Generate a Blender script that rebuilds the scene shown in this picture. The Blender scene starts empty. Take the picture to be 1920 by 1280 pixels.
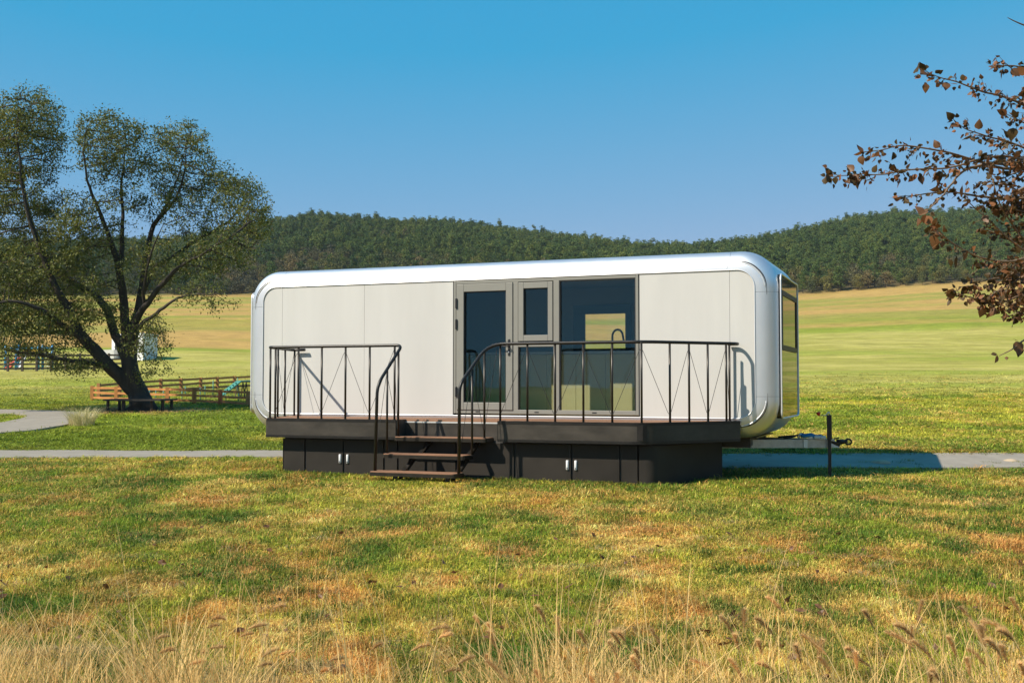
import bpy, bmesh, math, random
import numpy as np
from mathutils import Vector, Matrix

random.seed(7)
rng = np.random.default_rng(11)
S = bpy.context.scene
COL = S.collection
R = math.radians

# ------------------------------------------------------------------ camera
FPX = 2054.2                      # focal length for a 1920 px wide picture
PITCH, YAW = 0.0396, -0.3736
CAM = np.array([10.552, -16.087, 0.469])
cam_d = bpy.data.cameras.new('camera')
cam_d.sensor_width = 36
cam_d.lens = 36 * FPX / 1920
cam_d.clip_end = 6000
cam_d.clip_start = 0.05
cam = bpy.data.objects.new('camera', cam_d)
COL.objects.link(cam)
cam.location = CAM
cam.rotation_euler = (math.pi / 2 + PITCH, 0, -YAW)
S.camera = cam

# ------------------------------------------------------------------ light
SUN_TRAVEL = Vector((0.93, 1.0, -1.28)).normalized()
SUN_EL = math.asin(-SUN_TRAVEL.z)
SUN_ROT = math.atan2(-SUN_TRAVEL.x, -SUN_TRAVEL.y)
world = bpy.data.worlds.new('World')
S.world = world
world.use_nodes = True
wn = world.node_tree
wn.nodes.clear()
w_out = wn.nodes.new('ShaderNodeOutputWorld')
w_bg = wn.nodes.new('ShaderNodeBackground')
w_sky = wn.nodes.new('ShaderNodeTexSky')
w_sky.sky_type = 'NISHITA'
w_sky.sun_disc = False
w_sky.sun_elevation = SUN_EL
w_sky.sun_rotation = SUN_ROT
w_sky.altitude = 0
w_sky.air_density = 1.0
w_sky.dust_density = 0.2
w_sky.ozone_density = 3.0
SKY_R, SKY_G, SKY_B = (1.42, 0.72), (2.43, 0.27), (5.2, 0.05)      # gain and contrast of each channel: the photograph's deep cyan sky
w_sep = wn.nodes.new('ShaderNodeSeparateColor')
w_com = wn.nodes.new('ShaderNodeCombineColor')
wn.links.new(w_sky.outputs[0], w_sep.inputs[0])
w_ch = []
for k_, (gain, power) in enumerate((SKY_R, SKY_G, SKY_B)):
    w_p = wn.nodes.new('ShaderNodeMath'); w_p.operation = 'POWER'; w_p.inputs[1].default_value = power
    w_m = wn.nodes.new('ShaderNodeMath'); w_m.operation = 'MULTIPLY'; w_m.inputs[1].default_value = gain
    src_ = w_sep.outputs[k_]
    if k_ == 0:
        w_o = wn.nodes.new('ShaderNodeMath'); w_o.operation = 'SUBTRACT'; w_o.inputs[1].default_value = 1.36
        w_x = wn.nodes.new('ShaderNodeMath'); w_x.operation = 'MAXIMUM'; w_x.inputs[1].default_value = 0.02
        wn.links.new(src_, w_o.inputs[0]); wn.links.new(w_o.outputs[0], w_x.inputs[0]); src_ = w_x.outputs[0]
    wn.links.new(src_, w_p.inputs[0]); wn.links.new(w_p.outputs[0], w_m.inputs[0])
    w_ch.append(w_m)
w_lim = []
for k_, slope in ((1, 1.62), (2, 1.80)):
    w_l = wn.nodes.new('ShaderNodeMath'); w_l.operation = 'MULTIPLY'; w_l.inputs[1].default_value = slope
    w_n = wn.nodes.new('ShaderNodeMath'); w_n.operation = 'MINIMUM'
    wn.links.new(w_sep.outputs[k_], w_l.inputs[0]); wn.links.new(w_l.outputs[0], w_n.inputs[0]); wn.links.new(w_ch[k_].outputs[0], w_n.inputs[1])
    w_ch[k_] = w_n
w_rl = wn.nodes.new('ShaderNodeMath'); w_rl.operation = 'MULTIPLY'; w_rl.inputs[1].default_value = 0.25
w_rx = wn.nodes.new('ShaderNodeMath'); w_rx.operation = 'MAXIMUM'
wn.links.new(w_sep.outputs[0], w_rl.inputs[0]); wn.links.new(w_rl.outputs[0], w_rx.inputs[0]); wn.links.new(w_ch[0].outputs[0], w_rx.inputs[1])
w_ch[0] = w_rx
w_cap = wn.nodes.new('ShaderNodeMath'); w_cap.operation = 'MULTIPLY'; w_cap.inputs[1].default_value = 0.8
w_min = wn.nodes.new('ShaderNodeMath'); w_min.operation = 'MINIMUM'
wn.links.new(w_ch[1].outputs[0], w_cap.inputs[0])
wn.links.new(w_ch[0].outputs[0], w_min.inputs[0]); wn.links.new(w_cap.outputs[0], w_min.inputs[1])
wn.links.new(w_min.outputs[0], w_com.inputs[0]); wn.links.new(w_ch[1].outputs[0], w_com.inputs[1]); wn.links.new(w_ch[2].outputs[0], w_com.inputs[2])
wn.links.new(w_com.outputs[0], w_bg.inputs[0])
w_bg.inputs[1].default_value = 0.085
wn.links.new(w_bg.outputs[0], w_out.inputs[0])

sun_d = bpy.data.lights.new('sun', 'SUN')
sun_d.energy = 4.8
sun_d.angle = R(0.53)
sun_d.color = (1.0, 0.905, 0.77)
sun = bpy.data.objects.new('sun', sun_d)
COL.objects.link(sun)
sun.rotation_euler = SUN_TRAVEL.to_track_quat('-Z', 'Y').to_euler()
sun.location = (-40, -40, 60)

S.view_settings.view_transform = 'Standard'
S.view_settings.look = 'None'
S.view_settings.exposure = 0.5
S.view_settings.gamma = 1.0
S.view_settings.use_curve_mapping = False
S.cycles.max_bounces = 10
S.cycles.transparent_max_bounces = 16
S.cycles.caustics_reflective = False
S.cycles.caustics_refractive = False

# ------------------------------------------------------------------ ground frame: s to the right of the camera, q ahead of it
FWH = np.array([math.sin(YAW), math.cos(YAW), 0.0])
RTH = np.array([math.cos(YAW), -math.sin(YAW), 0.0])


def hsh(ix, iy, seed):
    h = (ix.astype(np.int64) * 374761393 + iy.astype(np.int64) * 668265263 + seed * 974634777) & 0x7fffffff
    h = ((h ^ (h >> 13)) * 1274126177) & 0x7fffffff
    h = h ^ (h >> 16)
    return (h & 0xffff) / 65535.0


def vnoise(x, y, seed=0):
    x = np.asarray(x, float); y = np.asarray(y, float)
    ix = np.floor(x); iy = np.floor(y)
    fx = x - ix; fy = y - iy
    fx = fx * fx * (3 - 2 * fx); fy = fy * fy * (3 - 2 * fy)
    a = hsh(ix, iy, seed); b = hsh(ix + 1, iy, seed)
    c = hsh(ix, iy + 1, seed); d = hsh(ix + 1, iy + 1, seed)
    return (a * (1 - fx) + b * fx) * (1 - fy) + (c * (1 - fx) + d * fx) * fy


def fbm(x, y, seed=0, octs=4):
    t = 0; w = 1; n = 0
    for k in range(octs):
        t = t + w * vnoise(x * 2 ** k, y * 2 ** k, seed + 17 * k)
        n += w; w *= 0.55
    return t / n


def sm(a, b, x):
    t = np.clip((np.asarray(x, float) - a) / (b - a), 0, 1)
    return t * t * (3 - 2 * t)


_pq = [-3000, -60, -20, 0, 5, 11, 15, 20, 24, 29, 33, 40, 44, 50, 60, 90, 110, 160, 260, 300]
_pz = [-1.5, -1.5, -1.25, -1.12, -1.05, -0.97, -0.93, -0.93, -0.95, -0.86, -0.68, -0.47, -0.27, -0.10, 0.30, 1.80, 3.2, 8.1, 22.3, 27.0]
_tq = np.linspace(-120, 300, 1681)
_tz = np.interp(_tq, _pq, _pz)
_k = np.exp(-np.linspace(-2.5, 2.5, 21) ** 2); _k /= _k.sum()
_tz2 = np.convolve(np.pad(_tz, 10, mode='edge'), _k, 'valid')
_ku = [-2500, -600, 0, 150, 330, 420, 520, 600, 700, 850, 1000, 1100, 1200, 1300, 1400, 1500, 1600, 1680, 1800, 1920, 2300, 3500, 6000]
_kd = [180, 215, 250, 244, 244, 262, 282, 294, 288, 281, 260, 246, 234, 232, 243, 266, 286, 297, 299, 302, 310, 290, 200]


_lu = [-3000, 300, 700, 1480, 1800, 2300, 4000]
_lz = [-1.0, -1.0, -1.0, -0.9, 2.0, 4.0, 4.0]


def terrain(s, q):
    s = np.asarray(s, float); q = np.asarray(q, float)
    z = np.interp(np.clip(q, -120, 280), _tq, _tz2)
    qq = np.maximum(q, 1.0)
    u = 960 + FPX * s / qq
    z = z + 0.25 * sm(1.2, 4.5, s) * sm(16.8, 20.6, q) * sm(60, 34, q)
    z = z + sm(120, 265, q) * np.interp(u, _lu, _lz)
    rid = np.interp(u, _ku, _kd)
    top = 0.469 + rid / FPX * 500 + 5.0 * (fbm(s / 60, q / 60, 5) - 0.5)
    t = np.clip((q - 262) / 238.0, 0, 1)
    base = 22.3 + np.interp(u, _lu, _lz)
    t2 = t * (1.25 - 0.25 * t * t)
    hill = base + (top - base) * np.minimum(t2, 1.0)
    hill = np.where(q > 500, np.maximum(top - (q - 500) * 0.10, 4.0), hill)
    z = np.where(q > 262, hill, z)
    z = z + 0.05 * (fbm(s / 2.3, q / 2.3, 3) - 0.5) * sm(3, 8, q) * (q < 60)
    z = z + 0.9 * (fbm(s / 26, q / 26, 9) - 0.5) * sm(70, 130, q)
    return z


def W(s, q, dz=0.0):
    z = terrain(s, q)
    return np.array([CAM[0] + s * RTH[0] + q * FWH[0], CAM[1] + s * RTH[1] + q * FWH[1], z + dz])


def Wa(s, q, dz=0.0):
    s = np.asarray(s, float); q = np.asarray(q, float)
    z = terrain(s, q) + dz
    return np.stack([CAM[0] + s * RTH[0] + q * FWH[0], CAM[1] + s * RTH[1] + q * FWH[1], z], -1)


def SQ(x, y):
    dx = np.asarray(x, float) - CAM[0]; dy = np.asarray(y, float) - CAM[1]
    return dx * RTH[0] + dy * RTH[1], dx * FWH[0] + dy * FWH[1]


def gz(x, y):
    s, q = SQ(x, y)
    return float(terrain(s, q))


FW3 = np.array([math.sin(YAW) * math.cos(PITCH), math.cos(YAW) * math.cos(PITCH), math.sin(PITCH)])
UP3 = np.cross(RTH, FW3)


def look(px, py, d):
    """A point d metres ahead of the camera, in the direction where the photograph shows column px, row py."""
    return CAM + (FW3 + RTH * (px - 960) / FPX + UP3 * (640 - py) / FPX) * d


# ------------------------------------------------------------------ materials
def mat(name, color, rough=0.6, metal=0.0, var=0.0, scale=8.0, bump=0.0, bscale=60.0, spec=None, stretch=None, attr=None, attr_type='GEOMETRY',
        trans=0.0, rvar=0.0, dark=None, coat=0.0):
    m = bpy.data.materials.new(name)
    m.use_nodes = True
    nt = m.node_tree
    b = nt.nodes['Principled BSDF']
    b.inputs['Roughness'].default_value = rough
    b.inputs['Metallic'].default_value = metal
    if spec is not None:
        b.inputs['Specular IOR Level'].default_value = spec
    if coat:
        b.inputs['Coat Weight'].default_value = coat
        b.inputs['Coat Roughness'].default_value = 0.1
    tc = nt.nodes.new('ShaderNodeTexCoord')
    vec = tc.outputs['Object']
    if stretch:
        mp = nt.nodes.new('ShaderNodeMapping')
        mp.inputs['Scale'].default_value = stretch
        nt.links.new(vec, mp.inputs[0]); vec = mp.outputs[0]
    src = None
    if attr:
        a = nt.nodes.new('ShaderNodeAttribute')
        a.attribute_type = attr_type
        a.attribute_name = attr
        src = a.outputs['Color']
    n = nt.nodes.new('ShaderNodeTexNoise')
    n.inputs['Scale'].default_value = scale
    n.inputs['Detail'].default_value = 5
    n.inputs['Roughness'].default_value = 0.6
    nt.links.new(vec, n.inputs['Vector'])
    mx = nt.nodes.new('ShaderNodeMix'); mx.data_type = 'RGBA'
    mr = nt.nodes.new('ShaderNodeMapRange')
    mr.inputs['From Min'].default_value = 0.3; mr.inputs['From Max'].default_value = 0.7
    nt.links.new(n.outputs['Fac'], mr.inputs['Value'])
    nt.links.new(mr.outputs[0], mx.inputs['Factor'])
    c = color
    lo = tuple(max(0, x * (1 - var)) for x in c) if dark is None else dark
    hi = tuple(min(1, x * (1 + var)) for x in c)
    if src is None:
        mx.inputs['A'].default_value = (*lo, 1); mx.inputs['B'].default_value = (*hi, 1)
        nt.links.new(mx.outputs['Result'], b.inputs['Base Color'])
    else:
        mx.inputs['A'].default_value = (1 - var,) * 3 + (1,); mx.inputs['B'].default_value = (1 + var,) * 3 + (1,)
        mu = nt.nodes.new('ShaderNodeMix'); mu.data_type = 'RGBA'; mu.blend_type = 'MULTIPLY'
        mu.inputs['Factor'].default_value = 1
        nt.links.new(src, mu.inputs['A']); nt.links.new(mx.outputs['Result'], mu.inputs['B'])
        nt.links.new(mu.outputs['Result'], b.inputs['Base Color'])
    if rvar:
        m2 = nt.nodes.new('ShaderNodeMapRange')
        m2.inputs['To Min'].default_value = max(0, rough - rvar); m2.inputs['To Max'].default_value = rough + rvar
        nt.links.new(n.outputs['Fac'], m2.inputs['Value']); nt.links.new(m2.outputs[0], b.inputs['Roughness'])
    if bump:
        n2 = nt.nodes.new('ShaderNodeTexNoise')
        n2.inputs['Scale'].default_value = bscale; n2.inputs['Detail'].default_value = 4
        nt.links.new(vec, n2.inputs['Vector'])
        bp = nt.nodes.new('ShaderNodeBump')
        bp.inputs['Strength'].default_value = bump; bp.inputs['Distance'].default_value = 0.02
        nt.links.new(n2.outputs['Fac'], bp.inputs['Height'])
        nt.links.new(bp.outputs[0], b.inputs['Normal'])
    if trans:                       # thin leaf: some light passes through
        out = nt.nodes['Material Output']
        tr = nt.nodes.new('ShaderNodeBsdfTranslucent')
        lk = b.inputs['Base Color'].links
        if lk:
            nt.links.new(lk[0].from_socket, tr.inputs[0])
        ms = nt.nodes.new('ShaderNodeMixShader')
        ms.inputs[0].default_value = trans
        nt.links.new(b.outputs[0], ms.inputs[1]); nt.links.new(tr.outputs[0], ms.inputs[2])
        nt.links.new(ms.outputs[0], out.inputs[0])
    return m


def glass_mat(name, tint, refl=1.0, rough=0.01):
    m = bpy.data.materials.new(name)
    m.use_nodes = True
    nt = m.node_tree; nt.nodes.clear()
    out = nt.nodes.new('ShaderNodeOutputMaterial')
    t = nt.nodes.new('ShaderNodeBsdfTransparent'); t.inputs[0].default_value = (*tint, 1)
    g = nt.nodes.new('ShaderNodeBsdfGlossy'); g.inputs['Roughness'].default_value = rough
    g.inputs['Color'].default_value = (0.36, 0.74, 0.92, 1)
    lw = nt.nodes.new('ShaderNodeLayerWeight'); lw.inputs['Blend'].default_value = 0.5
    pw = nt.nodes.new('ShaderNodeMath'); pw.operation = 'POWER'; pw.inputs[1].default_value = 5.0
    nt.links.new(lw.outputs['Facing'], pw.inputs[0])
    mu = nt.nodes.new('ShaderNodeMath'); mu.operation = 'MULTIPLY_ADD'; mu.inputs[1].default_value = 1 - refl; mu.inputs[2].default_value = refl
    mu.use_clamp = True
    nt.links.new(pw.outputs[0], mu.inputs[0])
    n = nt.nodes.new('ShaderNodeTexNoise'); n.inputs['Scale'].default_value = 1.3
    tc = nt.nodes.new('ShaderNodeTexCoord'); nt.links.new(tc.outputs['Object'], n.inputs['Vector'])
    bp = nt.nodes.new('ShaderNodeBump'); bp.inputs['Strength'].default_value = 0.02; bp.inputs['Distance'].default_value = 0.03
    nt.links.new(n.outputs['Fac'], bp.inputs['Height']); nt.links.new(bp.outputs[0], g.inputs['Normal'])
    ms = nt.nodes.new('ShaderNodeMixShader')
    nt.links.new(mu.outputs[0], ms.inputs[0]); nt.links.new(t.outputs[0], ms.inputs[1]); nt.links.new(g.outputs[0], ms.inputs[2])
    nt.links.new(ms.outputs[0], out.inputs[0])
    return m


M = {}
M['silver'] = mat('brushed_silver', (0.75, 0.755, 0.76), 0.41, 0.84, 0.02, 3, rvar=0.04)
M['bead'] = mat('polished_trim', (0.80, 0.80, 0.80), 0.45, 0.6, 0.02)
M['panel'] = mat('beige_panel', (0.555, 0.548, 0.518), 0.42, 0.0, 0.045, 1.6, stretch=(1.6, 1, 0.22), spec=0.35, rvar=0.06)
M['crease'] = mat('dark_joint', (0.05, 0.045, 0.04), 0.7)
M['lining'] = mat('grey_joint_sealant', (0.30, 0.30, 0.29), 0.6)
M['frame'] = mat('warm_grey_frame', (0.235, 0.23, 0.20), 0.45, 0.0, 0.03)
M['seal'] = mat('black_seal', (0.012, 0.012, 0.013), 0.5)
M['black'] = mat('black_steel', (0.018, 0.016, 0.014), 0.38, 0.3, 0.2, 12, rvar=0.08)
M['post'] = mat('bronze_black_steel', (0.030, 0.025, 0.019), 0.36, 0.35, 0.2, 12, rvar=0.08)
M['fascia'] = mat('weathered_black_steel', (0.045, 0.039, 0.031), 0.45, 0.0, 0.35, 2.5, stretch=(1, 1, 2.2), rvar=0.12, spec=0.35, bump=0.08, bscale=9)
M['skirt'] = mat('black_skirt_sheet', (0.026, 0.022, 0.017), 0.55, 0.0, 0.25, 2.0, rvar=0.1, spec=0.25, bump=0.06, bscale=5)
M['steel'] = mat('chrome_steel', (0.75, 0.75, 0.75), 0.25, 1.0)
M['galv'] = mat('galvanised_steel', (0.42, 0.42, 0.40), 0.45, 0.8, 0.18, 14, rvar=0.1)
M['galv_l'] = mat('pale_zinc', (0.62, 0.62, 0.60), 0.5, 0.5, 0.05)
M['wood_deck'] = mat('brown_composite', (0.27, 0.135, 0.072), 0.7, 0.0, 0.2, 6, stretch=(0.6, 14, 6), bump=0.2, bscale=30)
M['interior'] = mat('interior_wall', (0.19, 0.20, 0.20), 0.7, var=0.03)
M['cabinet'] = mat('cream_cabinet', (0.52, 0.47, 0.27), 0.55, var=0.04)
M['worktop'] = mat('pale_worktop', (0.4, 0.42, 0.42), 0.3, var=0.05)
M['floor_in'] = mat('vinyl_floor', (0.22, 0.16, 0.11), 0.5, var=0.1)
M['glass'] = glass_mat('tinted_window_glass', (0.88, 0.90, 0.86), 0.045)
M['glass_b'] = glass_mat('clear_rear_glass', (0.97, 0.98, 0.96), 0.02)
M['mirror'] = mat('dark_mirror_panel', (0.022, 0.021, 0.016), 0.03, 0.0, 0.02, bump=0.012, bscale=2.0)
M['red'] = mat('red_plastic', (0.65, 0.035, 0.02), 0.4, var=0.05)
M['blue'] = mat('blue_strap', (0.02, 0.16, 0.30), 0.6, var=0.2)
M['white_cloth'] = mat('white_strap', (0.6, 0.6, 0.56), 0.8, var=0.08)
M['rubber'] = mat('black_rubber', (0.02, 0.02, 0.02), 0.7)
M['fence'] = mat('orange_stained_wood', (0.47, 0.20, 0.055), 0.7, var=0.22, scale=3, stretch=(1, 1, 1))
M['fence_red'] = mat('red_stained_wood', (0.46, 0.12, 0.04), 0.7, var=0.15)
M['fence_brown'] = mat('brown_wood', (0.42, 0.19, 0.065), 0.75, var=0.2)
M['fence_dark'] = mat('dark_weathered_wood', (0.07, 0.05, 0.035), 0.8, var=0.2)
M['teal'] = mat('teal_paint', (0.07, 0.26, 0.20), 0.5, var=0.1)
M['sky_blue'] = mat('blue_paint', (0.03, 0.28, 0.55), 0.5, var=0.1)
M['yellow'] = mat('yellow_paint', (0.6, 0.38, 0.04), 0.5, var=0.1)
M['orange_red'] = mat('red_paint', (0.5, 0.08, 0.03), 0.5, var=0.1)
M['white'] = mat('white_paint', (0.74, 0.75, 0.76), 0.5, var=0.03)
M['bench'] = mat('old_dark_bench_wood', (0.045, 0.035, 0.026), 0.8, var=0.25)
M['bark'] = mat('dark_bark', (0.038, 0.029, 0.021), 0.9, var=0.4, scale=5, stretch=(1, 1, 0.3), bump=0.6, bscale=14)
M['twig'] = mat('pale_twig_bark', (0.20, 0.13, 0.075), 0.8, var=0.2)
M['path'] = mat('pale_concrete_path', (0.285, 0.245, 0.190), 0.85, var=0.14, scale=2.5, bump=0.15, bscale=70)
M['stone'] = mat('pale_stone', (0.42, 0.33, 0.22), 0.85, var=0.15)


def link(ob, parent=None, kind=None):
    COL.objects.link(ob)
    if parent is not None:
        ob.parent = parent
    if kind:
        ob['kind'] = kind
    return ob


def tag(o, label=None, cat=None, group=None, kind=None):
    if label: o['label'] = label
    if cat: o['category'] = cat
    if group: o['group'] = group
    if kind: o['kind'] = kind
    return o


def thing(name, label, cat, loc=(0, 0, 0), group=None):
    o = bpy.data.objects.new(name, None)
    o.empty_display_size = 0.2
    o.location = loc
    COL.objects.link(o)
    return tag(o, label, cat, group)


class MB:
    """Collects boxes, tubes and prisms in world metres; build() links them as one mesh object."""

    def __init__(self):
        self.v = []; self.f = []; self.sm = []

    def add(self, vs, fs, smooth=False):
        o = len(self.v)
        self.v.extend([tuple(map(float, p)) for p in vs])
        for f in fs:
            self.f.append(tuple(i + o for i in f)); self.sm.append(smooth)
        return self

    def box(self, x0, x1, y0, y1, z0, z1, c=0.0):
        if c <= 0:
            vs = [(x, y, z) for x in (x0, x1) for y in (y0, y1) for z in (z0, z1)]
            fs = [(0, 1, 3, 2), (4, 6, 7, 5), (0, 4, 5, 1), (2, 3, 7, 6), (0, 2, 6, 4), (1, 5, 7, 3)]
            return self.add(vs, fs)
        bm = bmesh.new()
        bmesh.ops.create_cube(bm, size=1)
        for v in bm.verts:
            v.co = Vector((x0 + (x1 - x0) * (v.co.x + .5), y0 + (y1 - y0) * (v.co.y + .5), z0 + (z1 - z0) * (v.co.z + .5)))
        bmesh.ops.bevel(bm, geom=list(bm.edges), offset=c, segments=2, affect='EDGES', profile=0.5)
        bm.verts.index_update()
        self.add([v.co for v in bm.verts], [[v.index for v in f.verts] for f in bm.faces])
        bm.free()
        return self

    def tube(self, pts, r, n=10, caps=True):
        pts = [Vector(p) for p in pts]
        rs = r if hasattr(r, '__len__') else [r] * len(pts)
        vs = []; fs = []
        ref = None
        for i, p in enumerate(pts):
            if i == 0: d = pts[1] - p
            elif i == len(pts) - 1: d = p - pts[i - 1]
            else: d = (pts[i + 1] - p).normalized() + (p - pts[i - 1]).normalized()
            d.normalize()
            if ref is None:
                ref = Vector((0, 0, 1)) if abs(d.z) < 0.9 else Vector((1, 0, 0))
                ref = (ref - d * ref.dot(d)).normalized()
            else:
                ref = ref - d * ref.dot(d)
                if ref.length < 1e-5:
                    ref = d.orthogonal()
                ref.normalize()
            b = d.cross(ref)
            k = 1.0
            if 0 < i < len(pts) - 1:
                a = (pts[i + 1] - p).angle(p - pts[i - 1], 0.0)
                k = 1 / max(0.5, math.cos(a / 2))
            for j in range(n):
                t = 2 * math.pi * j / n
                vs.append(p + (ref * math.cos(t) + b * math.sin(t)) * rs[i] * (k if n > 4 else 1))
        for i in range(len(pts) - 1):
            for j in range(n):
                fs.append((i * n + j, i * n + (j + 1) % n, (i + 1) * n + (j + 1) % n, (i + 1) * n + j))
        self.add(vs, fs, True)
        if caps:
            o = len(self.v) - len(vs)
            self.f.append(tuple(o + j for j in reversed(range(n)))); self.sm.append(False)
            o2 = o + (len(pts) - 1) * n
            self.f.append(tuple(o2 + j for j in range(n))); self.sm.append(False)
        return self

    def prism(self, poly, z0, z1):
        """Vertical prism over a plan polygon [(x, y)...] (counter-clockwise)."""
        n = len(poly)
        vs = [(x, y, z0) for x, y in poly] + [(x, y, z1) for x, y in poly]
        fs = [tuple(reversed(range(n))), tuple(range(n, 2 * n))] + [(i, (i + 1) % n, n + (i + 1) % n, n + i) for i in range(n)]
        return self.add(vs, fs)

    def beam(self, a, b, w, h, up=(0, 0, 1)):
        """Rectangular bar from a to b, w wide (sideways), h high (along up)."""
        a = Vector(a); b = Vector(b); d = (b - a).normalized(); up = Vector(up)
        sd = d.cross(up)
        if sd.length < 1e-4: sd = d.orthogonal()
        sd.normalize(); u2 = sd.cross(d).normalized()
        vs = []
        for p in (a, b):
            for i in (-1, 1):
                for j in (-1, 1):
                    vs.append(p + sd * i * w / 2 + u2 * j * h / 2)
        return self.add(vs, [(0, 1, 3, 2), (4, 6, 7, 5), (0, 4, 5, 1), (2, 3, 7, 6), (0, 2, 6, 4), (1, 5, 7, 3)])

    def mesh(self, name, m):
        me = bpy.data.meshes.new(name)
        me.from_pydata(self.v, [], self.f)
        me.polygons.foreach_set('use_smooth', self.sm)
        me.materials.append(m)
        bm = bmesh.new(); bm.from_mesh(me)
        bmesh.ops.recalc_face_normals(bm, faces=bm.faces)
        bm.to_mesh(me); bm.free()
        return me

    def build(self, name, m, parent=None):
        ob = bpy.data.objects.new(name, self.mesh(name, m))
        link(ob, parent)
        if parent is not None:
            par = parent; off = Vector((0, 0, 0))
            while par is not None:
                off += par.location; par = par.parent
            if off.length > 0:
                ob.data.transform(Matrix.Translation(-off))
        return ob


def np_mesh(name, verts, faces, m, colors=None, smooth=False):
    """Mesh from arrays; faces is (n,3) or (n,4)."""
    me = bpy.data.meshes.new(name)
    verts = np.asarray(verts, np.float32); faces = np.asarray(faces, np.int32)
    k = faces.shape[1]
    me.vertices.add(len(verts)); me.vertices.foreach_set('co', verts.ravel())
    me.loops.add(faces.size); me.loops.foreach_set('vertex_index', faces.ravel())
    me.polygons.add(len(faces))
    me.polygons.foreach_set('loop_start', np.arange(0, faces.size, k, dtype=np.int32))
    me.polygons.foreach_set('loop_total', np.full(len(faces), k, np.int32))
    me.polygons.foreach_set('use_smooth', np.full(len(faces), smooth))
    if colors is not None:
        a = me.color_attributes.new('col', 'FLOAT_COLOR', 'POINT')
        c = np.ones((len(verts), 4), np.float32); c[:, :3] = colors
        a.data.foreach_set('color', c.ravel())
    me.update(calc_edges=True)
    me.materials.append(m)
    return me


# ------------------------------------------------------------------ ground colours (true albedo: green, yellow and dry grass)
GREEN_D = np.array([0.060, 0.120, 0.014]); GREEN = np.array([0.165, 0.205, 0.018])
YGREEN = np.array([0.355, 0.320, 0.036]); TAN = np.array([0.68, 0.395, 0.12]); BROWN = np.array([0.46, 0.20, 0.060])
PALE = np.array([0.375, 0.325, 0.085]); FIELD = np.array([0.315, 0.288, 0.058]); DRY = np.array([0.41, 0.262, 0.078])


def mixc(a, b, t):
    return a * (1 - t[..., None]) + b * t[..., None]


def lawn_color(s, q, fine=True):
    s = np.asarray(s, float); q = np.asarray(q, float)
    n1 = fbm(s / 1.0, q / 1.7, 21, 4); n2 = fbm(s / 0.34 + 7, q / 0.62, 31, 3); n3 = fbm(s / 3.4 + 3, q / 4.5, 41, 3); n4 = fbm(s / 0.42 + 2, q / 0.75, 51, 3)
    c = mixc(GREEN, YGREEN, sm(0.43, 0.72, n1 * 0.6 + n3 * 0.4))
    c = mixc(c, GREEN_D * 0.9, sm(0.53, 0.60, n4) * 0.9)
    right = sm(-1.5, 4, s) * sm(13, 7, q)
    dry = sm(0.50, 0.70, n2 * 0.55 + n1 * 0.25 + n3 * 0.2 + 0.055 * right + 0.03 * sm(10, 5, q))
    c = mixc(c, TAN, dry * 0.85)
    br = sm(0.57, 0.72, fbm(s / 0.40 + 9, q / 0.75, 61, 3) + 0.09 * right)
    c = mixc(c, BROWN, br * 0.7)
    n6 = fbm(s / 0.12 + 4, q / 0.20, 67, 2)
    c = mixc(c, TAN * 1.05, sm(0.58, 0.78, n6) * 0.6 * (q < 22))
    c = mixc(c, GREEN_D * 1.25, sm(0.42, 0.25, n6) * 0.55 * (q < 22))
    # beyond the trailer: mown lawn, cleaner green
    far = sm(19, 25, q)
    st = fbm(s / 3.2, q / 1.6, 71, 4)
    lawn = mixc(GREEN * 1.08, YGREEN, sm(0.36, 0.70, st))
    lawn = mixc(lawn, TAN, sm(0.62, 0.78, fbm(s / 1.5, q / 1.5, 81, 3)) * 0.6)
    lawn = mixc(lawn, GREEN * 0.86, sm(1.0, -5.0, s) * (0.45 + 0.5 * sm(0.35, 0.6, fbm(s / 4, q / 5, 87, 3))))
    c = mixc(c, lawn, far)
    # pale mown field
    streak = fbm(s / 9, q / 3.2, 91, 4); st2 = fbm(s / 26 + 4, q / 9, 95, 3)
    fld = mixc(FIELD, PALE * 1.08, sm(0.35, 0.68, streak)); fld = mixc(fld, GREEN * 1.35, sm(0.52, 0.75, st2) * 0.55)
    c = mixc(c, fld, sm(46, 66, q + 9 * (fbm(s / 14, q / 14, 97) - 0.5)))
    u = 960 + FPX * s / np.maximum(q, 1)
    edge = np.interp(u, [0, 1150, 1450, 1920], [124, 122, 166, 168]) + 2.0 * (fbm(s / 30, q / 30, 99) - 0.5)
    dryf = mixc(DRY, FIELD * 0.85, sm(0.42, 0.66, fbm(s / 50, q / 7.5, 101, 4)))
    dryf = mixc(dryf, GREEN * 1.2, sm(0.60, 0.75, fbm(s / 70, q / 12, 105, 3)) * 0.5)
    c = mixc(c, GREEN * 1.15, sm(-7, -1, q - edge) * sm(7, 2, q - edge) * 0.8)
    c = mixc(c, dryf, sm(0, 5, q - edge))
    # forest floor
    c = mixc(c, np.array([0.07, 0.06, 0.03]), sm(262, 272, q))
    # bare soil under the big tree
    ts, tq = TREE_S, TREE_Q
    d = np.hypot((s - ts) / 2.6, (q - tq) / 2.2) + 0.5 * (fbm(s / 0.6, q / 0.6, 111) - 0.5)
    c = mixc(c, np.array([0.30, 0.17, 0.085]), sm(1.0, 0.75, d) * 0.8)
    d2 = np.hypot((s - ts - 2.1) / 1.5, (q - tq + 1.4) / 0.35)
    c = mixc(c, np.array([0.27, 0.16, 0.08]), sm(1.0, 0.5, d2) * 0.6)
    return c


TREE_Q = 40.0
TREE_S = (265 - 960) / FPX * TREE_Q

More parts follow.
